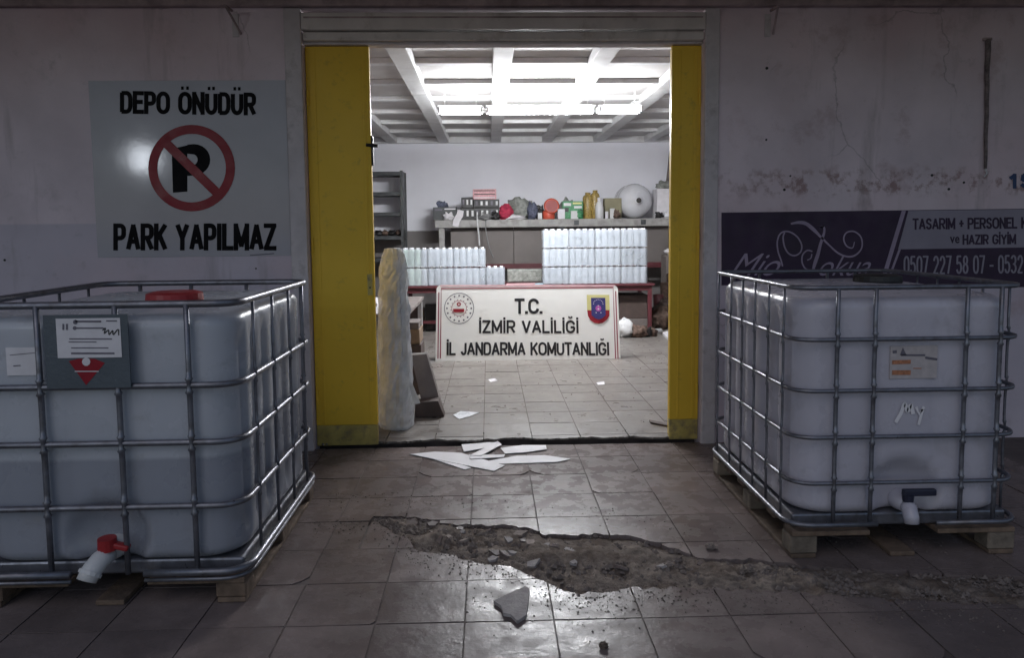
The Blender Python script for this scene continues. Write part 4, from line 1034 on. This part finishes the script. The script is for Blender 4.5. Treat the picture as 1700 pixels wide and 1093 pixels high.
def hang_strip(pts, w, Y, m, name, lab, cat):
    P_ = [at(*p, Y) for p in pts]
    if isinstance(w, float):
        o = obj(name, MB().tube([(p.x, Y, p.z) for p in P_], w, 6), m, smooth=True)
    else:
        mb = ribbon(pts, w, Y); m2 = MB(); k = len(mb.v); m2.add(mb.v+[v+Vector((0,.003,0)) for v in mb.v], mb.f+[tuple(i+k for i in f[::-1]) for f in mb.f]); o = obj(name, m2, m)
    tag(o, lab, cat, 'clutter on the work bench'); return o
hang_strip([(765,349),(763,358),(758,366),(756,376)], [10,11,11,10], HY-.008, paper_m, 'paper_sheet', 'white paper hanging over the front edge of the bench', 'paper')
hang_strip(smooth_path([(792,352),(793,372),(795,392),(796,408)], 4), .012, HY-.014, cable_m, 'cable', 'white cable hanging down from the bench edge', 'cable')
hang_strip(smooth_path([(801,352),(806,362),(807,385),(812,410),(819,428)], 4), .009, HY-.012, gcable_m, 'cable', 'grey cable hanging down beside the white one', 'cable')
def heap(name, px, py, rx_, rz_, m, lab, cat, Y=HY+.2, seed=1, amp=.25, ry_=.16):
    x = ax(px, Y, 350); z = ZB+rz_*.80; o = obj(name, MB().blob((x, Y, z), (rx_, ry_, rz_), seed, amp, 2.2, 22, 14), m, smooth=True); tag(o, lab, cat, 'clutter on the work bench')
heap('cloth', 840, 350, .12, .13, crimson_m, 'crimson cloth bundle beside the black crates', 'cloth', HY+.12, 2, .3, .1)
heap('bag', 864, 345, .19, .19, greybag_m, 'crumpled grey-green plastic bag on the work bench', 'bag', HY+.32, 4, .3)
heap('cloth', 884, 348, .085, .15, bluebag_m, 'blue-grey cloth bundle right of the grey bag', 'cloth', HY+.2, 6, .3, .09)
heap('paper_bundle', 852, 360, .17, .04, paper_m, 'flat white paper bundle in front of the grey bag', 'paper', HY+.1, 7, .3, .07)
on_bench('small_box', 893, 353, 900, 'tiny white box between the blue cloth and the red jug', 'box', whitep_m, .08)
# red-orange jug with a wide round mouth
Yj = HY+.16; xj = ax(913, Yj, 350)
jg = thing('jug', 'red-orange plastic jug with round funnel on the bench', 'jug', (xj, Yj, ZB), 'clutter on the work bench')
obj('body', MB().lathe([(.09,0),(.10,.01),(.10,.12),(.07,.15)], (xj-.02, Yj, ZB), 18), redor_m, jg, smooth=True)
obj('funnel', MB().lathe([(.04,0),(.12,.06),(.128,.07),(.10,.075)], (xj+.02, Yj-.02, ZB+.20), 20, Matrix.Rotation(R(80), 3, 'X')), redor_m, jg, smooth=True)
obj('mouth', MB().lathe([(.098,0),(.098,.004)], (xj+.02, Yj-.095, ZB+.212), 20, Matrix.Rotation(R(80), 3, 'X')), mat('dark_red', (.28,.04,.035), .5), jg)
gp_ = on_bench('packet', 934, 334, 968, 'green printed packet on the work bench', 'packet', green_m, .18)
on_bench('tin', 926, 347, 938, 'small grey tin before the green packet', 'tin', jug_m, .06, HY+.01)
on_bench('tin', 948, 350, 960, 'small pale tin in front of the green packet', 'tin', whitep_m, .05, HY+.0)
for px, top, r, m_, lb in [(976,320,.085,gold_m,'brown-gold wrapped canister right of the green packet'),(988,316,.075,gold_m,'tall gold wrapped canister behind the white bottle')]:
    Yk = HY+.22; x = ax(px, Yk, 350); hz = az(top, Yk, px)-ZB
    tag(obj('canister', MB().lathe([(r*.95,0),(r,.01),(r,hz*.8),(r*.8,hz*.88),(r*.5,hz*.92),(r*.55,hz),(r*.3,hz)], (x, Yk, ZB), 16, wob=lambda a_, z_: .08*noise.noise(Vector((a_*2, z_*9, px)))), m_, smooth=True), lb, 'canister', 'clutter on the work bench')
Yk = HY+.08; x = ax(995, Yk, 350); hz = az(328, Yk, 995)-ZB
wb = thing('bottle', 'white plastic bottle before the gold canister', 'bottle', (x, Yk, ZB), 'clutter on the work bench')
obj('body', MB().lathe([(.062,0),(.068,.01),(.068,hz*.55),(.045,hz*.75),(.025,hz*.85)], (x, Yk, ZB), 18), whitep_m, wb, smooth=True)
obj('cap', MB().lathe([(.03,hz*.851),(.03,hz*.98),(.024,hz)], (x, Yk, ZB), 14), paper_m, wb)
on_bench('carton', 1004, 329, 1032, 'olive-brown square carton beside the big jug', 'carton', olive_m, .2, HY+.2)
on_bench('tin', 1013, 346, 1021, 'little white pot before the olive carton', 'tin', whitep_m, .06, HY+.05)
on_bench('tin', 1005, 351, 1010, 'tiny pale pot left before the olive carton', 'tin', paper_m, .05, HY+.05)
# big water jug lying with its mouth to the viewer
Yw = HY+.03; xw = ax(1060, Yw, 335); rw = (az(303, Yw, 1060)-ZB)/2
jw = thing('water_jug', 'big cloudy round water jug lying with its dark mouth to the front', 'jug', (xw, Yw, ZB), 'clutter on the work bench')
mt = Matrix.Rotation(R(-90), 3, 'X')
prof = [(.045,-.03),(.055,-.025),(.058,.02),(rw*.36,.05),(rw*.62,.10),(rw*.84,.17),(rw*.96,.25),(rw,.32),(rw*.95,.35),(rw*.95,.38),(rw,.41),(rw,.52),(rw*.95,.55),(rw,.58),(rw,.66),(rw*.9,.68)]
obj('body', MB().lathe(prof, (xw, Yw, ZB+rw), 32, mt), jug_m, jw, smooth=True)
obj('mouth', MB().lathe([(.043,0),(.043,.004)], (xw, Yw-.036, ZB+rw), 18, mt), black_m, jw)
on_bench('carton', 1091, 313, 1125, 'white carton at the right end of the bench', 'carton', paper_m, .35, HY+.1)
Yq = HY+.12; zq = az(313, Yq, 1105)
tag(obj('bag', MB().blob((ax(1106, Yq, 310), Yq+.12, zq+.055), (.14, .12, .07), 9, .3, 2.5, 18, 10), greybag_m, smooth=True), 'grey crumpled bag on top of the white carton', 'bag', 'clutter on the work bench')
q0, q1 = at(1104, 300, Yq+.32), at(1117, 248, Yq+.45)
tag(obj('plank', MB().tube([(q0.x, q0.y, ZB), (q1.x+.05, BACK-.04, q1.z)], .05, 4), greybrown_m), 'grey plank leaning against the back wall at right', 'plank', 'clutter on the work bench')
# ------------------------------------------------------------------ wall shelf at the left
WY = 12.3
a, b = at(600, 398, WY), at(668, 283, WY)
ws = thing('wall_shelf', 'dark steel open shelf unit against the left end of the back wall', 'shelf', ((a.x+b.x)/2, WY, ZI))
W1 = b.x; W0 = a.x-.4
for x in (W0, W1-.045):
    for y in (WY, WY+.5): bx('post', (x, x+.045, y, y+.045, ZI+.001, b.z), shelf_m, ws, .002)
bx('side_panel', (W1-.04, W1-.012, WY+.046, WY+.499, a.z, b.z-.001), shelf_m, ws, .001)
for py in (286, 320, 354, 393, 430, 500): z = az(py, WY, 640); bx('shelf_board', (W0+.003, W1-.046, WY+.01, WY+.53, z-.05, z+.012), shelf_m, ws, .003)
z = az(393, WY, 640)+.0135
for k in range(4):
    tag(obj('tool_roll', MB().blob((ax(628+k*11, WY+.1, 385), WY+.18, z+.04), (.06, .09, .05), k+20, .35), junk_m if k % 2 else black_m, smooth=True), f'{ORD[k]} dark bundle from left on the shelf unit', 'bundle', 'bundles on the shelf unit')
# ------------------------------------------------------------------ left side: bench with papers, boxes, board, plastic roll
BX1 = ax(703, 7.85, 492); bzz = az(493, 7.85, 703)
sbn = thing('side_bench', 'low bench covered in white papers along the left side', 'bench', (BX1-.3, 7.1, ZI))
bx('bench_top', (BX1-.62, BX1, 6.3, 7.9, bzz-.03, bzz), greybrown_m, sbn, .004)
for x in (BX1-.58, BX1-.06):
    for y in (6.34, 7.82): bx('leg', (x, x+.045, y, y+.045, ZI+.001, bzz-.0305), whitep_m if x > BX1-.1 and y > 7 else darkcard_m, sbn, .003)
for k in range(5):
    xa, ya = BX1-.30+rng.uniform(-.1,.06), 6.45+.27*k; r = rng.uniform(-.3,.3)
    o = obj('paper_sheet', MB().obox((0,0,.0015), (.21,.29,.002), Matrix.Rotation(r, 3, 'Z')), paper_m, loc=(xa, ya, bzz+.001+.0025*k)); tag(o, f'{ORD[k]} nearest white paper on the low side bench', 'paper', 'papers on the side bench')
def pbox(name, x0, y0, x1, y1, Y, dep, m, lab, cat, floor=False, bev=.005):
    q = list(px_box(x0, y0, x1, y1, Y, dep))
    if floor: q[4] = ZI+.001
    o = bx(name, tuple(q), m, None, bev); tag(o, lab, cat, 'boxes on the left side of the hall'); return o
b1 = pbox('carton', 655, 600, 697, 668, 6.42, .4, darkcard_m, 'dark brown carton on the floor under the side bench', 'carton', True)
zz1 = at(676, 600, 6.42).z
def stack_on(x0, x1, zb_, py, Y, dep, m, lab):
    a_, b_ = ax(x0, Y, 580), ax(x1, Y, 580); z_ = az(py, Y, (x0+x1)/2); o = bx('carton', (a_, b_, Y, Y+dep, zb_+.001, z_), m, None, .005); tag(o, lab, 'carton', 'boxes on the left side of the hall'); return z_
zz2 = stack_on(658, 699, zz1, 573, 6.44, .35, darkcard_m, 'very dark carton in the middle of the stack under the side bench')
zz3 = stack_on(660, 697, zz2, 548, 6.45, .33, card_m, 'beige carton on the dark stack under the side bench')
zz4 = stack_on(662, 696, zz3, 536, 6.46, .3, greybrown_m, 'flat grey-brown carton topmost under the side bench')
# board leaning sideways with a dark foot box
YB = 5.75
P = [at(*p, YB) for p in [(682,590),(708,588),(736,690),(704,692)]]
for p in P: p.y = YB
zlow = min(p.z for p in P)
P[2].z = max(P[2].z, ZI+.002); P[3].z = max(P[3].z, ZI+.002); P[2].z = P[3].z = ZI+.002
tag(obj('leaning_board', MB().prism(P[::-1], (0, .10, 0)), greybrown_m, bevel=.004), 'grey-brown board leaning sideways beside the wrapped roll', 'board')
P = [at(*p, YB-.14) for p in [(689,669),(727,666),(738,700),(689,708)]]
for p in P: p.y = YB-.14
P[2].z = P[3].z = ZI+.002
tag(obj('foot_box', MB().prism(P[::-1], (0, .13, 0)), darkcard_m, bevel=.004), 'dark brown box on the floor before the leaning board', 'box')
# plastic wrapped roll
RY = 5.36; rxx = ax(657, RY, 600); rz = az(413, RY, 655)
prof = [(.118,0),(.128,.015),(.130,.12),(.128,.3),(.123,.5),(.118,.7),(.112,.85),(.105,1.0),(.105,1.1),(.095,1.2),(.085,rz-ZI-.06),(.06,rz-ZI)]
def wobf(a_, z_): return -.22*abs(noise.noise(Vector((math.cos(a_)*2.6, math.sin(a_)*2.6, z_*1.3+5))))*min(1, .25+z_)+.10*noise.noise(Vector((math.cos(a_)*1.6, math.sin(a_)*1.6, z_*3)))+.16*noise.noise(Vector((math.cos(a_)*4, math.sin(a_)*4, z_*10)))*min(1, .3+z_)+.07*noise.noise(Vector((math.cos(a_)*9, math.sin(a_)*9, z_*26)))
prof2 = []
for (r0, za), (r1, zb2) in zip(prof, prof[1:]):
    for k in range(4): prof2.append((r0+(r1-r0)*k/4, za+(zb2-za)*k/4))
prof2.append(prof[-1])
rl = thing('wrapped_roll', 'tall roll wrapped in clear crinkled plastic behind the left door leaf', 'roll', (rxx, RY, ZI))
obj('core', MB().lathe([(r_*.80, z_) for r_, z_ in prof], (rxx, RY, ZI+.002), 24), core_m, rl, smooth=True)
obj('wrap', MB().lathe(prof2, (rxx, RY, ZI+.001), 34, wob=lambda a_, z_: wobf(a_, z_)+rng.uniform(-.045, .045)), film2_m, rl)
fl_ = [at(*p, RY-.12) for p in [(676,632),(684,640),(697,672),(689,674),(684,668)]]
for p in fl_: p.y = RY-.08
obj('loose_flap', MB().prism(fl_[::-1], (0,.004,0)), film2_m, rl)
# ------------------------------------------------------------------ clutter under and beside the table
UY = TY+.15
tag(bx('dark_crate', (ax(1028,UY,520), ax(1076,UY,520), UY, UY+.4, ZI+.175, az(490,UY,1050)), darkcard_m, None, .01), 'dark crate under the right end of the table', 'crate')
tag(bx('low_platform', (ax(1010,UY,520), ax(1080,UY,520), UY-.02, UY+.42, ZI+.001, ZI+.174), greybrown_m, None, .006), 'low grey-brown platform under the right end of the table', 'platform')
tag(obj('white_bag', MB().blob((ax(1037,TY-.35,535), TY-.35, ZI+.11), (.11,.10,.13), 12, .25, 2, 20, 12), whitep_m, smooth=True), 'round white bag on the floor at the right end of the sign', 'bag')
pz = az(543, TY-.2, 1070)
tag(obj('white_pipe', MB().tube([(ax(1046,TY-.15,543), TY-.15, ZI+.036), (ax(1098,TY-.1,543), TY-.1, ZI+.036)], .035, 10), whitep_m, smooth=True), 'white plastic pipe lying before the table at right', 'pipe')
for k, (px, s, zc_, m_, lb) in enumerate([(1098,.17,.14,junk_m,'brown sack low in the heap right of the table'),(1112,.2,.17,darkcard_m,'dark sack at the far right of the heap'),(1090,.10,.08,junk_m,'small brown bundle at the foot of the heap')]):
    tag(obj('sack', MB().blob((ax(px,10.35+.25*k,540), 10.35+.3*k, ZI+zc_), (s, s*.9, zc_*1.2), 30+k, .35, 2.5, 18, 12), m_, smooth=True), lb, 'sack', 'heap right of the table')
for k, (px, top, Yk, m_, lb) in enumerate([(1104,470,10.9,junk_m,'tall brown roll standing in the heap right of the table'),(1114,455,11.2,darkcard_m,'tall dark roll at the right of the heap'),(1093,490,10.8,maroon_m,'dark red roll standing right of the table leg')]):
    x = ax(px, Yk, 500); zt_ = az(top, Yk, px)
    tag(obj('standing_roll', MB().lathe([(.07,0),(.075,.02),(.07,zt_*.5),(.075,zt_-ZI),(.05,zt_-ZI+.01)], (x, Yk, ZI+.001), 14, wob=lambda a_, z_: .15*noise.noise(Vector((a_, z_*4, px)))), m_, smooth=True), lb, 'roll', 'heap right of the table')
x = ax(1112, 11.6, 425)
tag(bx('drum', (x-.08, x+.3, 11.5, 11.85, ZI+.001, az(424, 11.5, 1112)), greybrown_m, None, .02), 'grey-brown chest standing behind the heap at right', 'chest')
tag(obj('white_cloth', MB().blob((x+.08, 11.66, az(424, 11.5, 1112)+.05), (.15,.13,.06), 44, .3), paper_m, smooth=True), 'white cloth lying on the chest at right', 'cloth')
slab_piece('white_offcut', [(1100,556),(1113,552),(1117,560),(1110,566)], ZI+.002, .03, paper_m, 'white offcut on the floor by the right door leaf', 'offcut')
# litter on the hall floor in front of the table
lt_ = MB()
for _ in range(260):
    x = rng.uniform(-1.0, 2.0); y = rng.uniform(5.3, 9.6)
    pebble(lt_, (x, y, ZI+.002), rng.choice((.003, .004, .006, .009)), rng)
tag(obj('litter', lt_, stone_m), 'fine crumbs and litter strewn over the hall floor', 'litter', kind='stuff')
for k, (p0, p1, top, m_) in enumerate([(672,704,512,darkcard_m),(706,742,505,black_m),(744,800,515,darkcard_m),(802,850,508,junk_m),(852,912,514,darkcard_m),(914,968,506,black_m),(970,1008,512,junk_m)]):  # dark cartons added to fill in the shade under the table
    Yk = TY+.42+.04*(k % 2); a_, b_ = ax(p0, Yk, 530), ax(p1, Yk, 530)
    tag(bx('carton', (a_, b_, Yk, Yk+.16, ZI+.001, min(az(top, Yk, (p0+p1)/2), TZ-.12)), m_, None, .008), f'{ORD[k]} dark carton from the left, added shade under the table', 'carton', 'dark cartons added as shade under the table')
for k, (px, r0, z0, m_, lb) in enumerate([(1058,.09,.09,junk_m,'brown rag on the floor before the right table leg'),(1072,.07,.07,black_m,'black rag on the floor right of the white bag'),(1080,.08,.06,junk_m,'small brown rag by the end of the white pipe'),(1049,.06,.05,darkcard_m,'dark scrap between white bag and pipe')]):
    tag(obj('rag', MB().blob((ax(px, TY-.3+.03*k, 545), TY-.3+.05*k-.1, ZI+z0*.8), (r0, r0*.7, z0), 60+k, .4, 2.6, 16, 10), m_, smooth=True), lb, 'rag', 'rags by the table')
for px, Yk, rx_, rz_, m_, sd, lb in [(744,HY+.02,.07,.06,paper_m,71,'crumpled white paper before the dark tray'),(736,HY+.3,.10,.16,bluebag_m,72,'dark cloth heaped on the tray'),(806,HY+.01,.13,.045,gcable_m,73,'coil of grey cable before the black crates'),(822,HY+.0,.06,.07,black_m,74,'black bundle at the right foot of the crates'),(897,HY+.25,.07,.12,black_m,75,'black bundle between blue cloth and red jug'),(940,HY+.32,.12,.17,greybag_m,76,'grey bag behind the green packet'),(962,HY+.02,.05,.07,green_m,77,'small green bundle before the packet'),(1024,HY+.02,.05,.07,junk_m,78,'brown bundle between carton and big jug'),(1094,HY+.02,.06,.05,black_m,79,'black odds and ends at the right end of the bench'),(1108,HY+.02,.05,.06,jug_m,80,'pale odds and ends at the right end of the bench')]:
    heap('bundle', px, 350, rx_, rz_, m_, lb, 'bundle', Yk, sd, .42, rx_*.6)
def print_on(px0, py0, px1, py1, Y, m_, host):
    a_, b_ = at(px0, py1, Y), at(px1, py0, Y); o = bx('print', (a_.x, b_.x, Y-.003, Y+.001, max(a_.z, ZB+.01), b_.z), m_, host, 0); return o
for i_, (p0, q0, p1, q1, m_) in enumerate([(936,337,948,342,paper_m),(951,336,966,339,crest_y),(937,345,944,352,ink_m),(953,342,966,346,paper_m),(960,348,967,354,ink_m)]): print_on(p0, q0, p1, q1, HY+.05, m_, gp_)
for p0, q0, p1, q1, m_ in [(722,347,734,350,inkgrey_m),(738,346,756,348,paper_m)]: print_on(p0, q0, p1, q1, HY+.05, m_, tr)
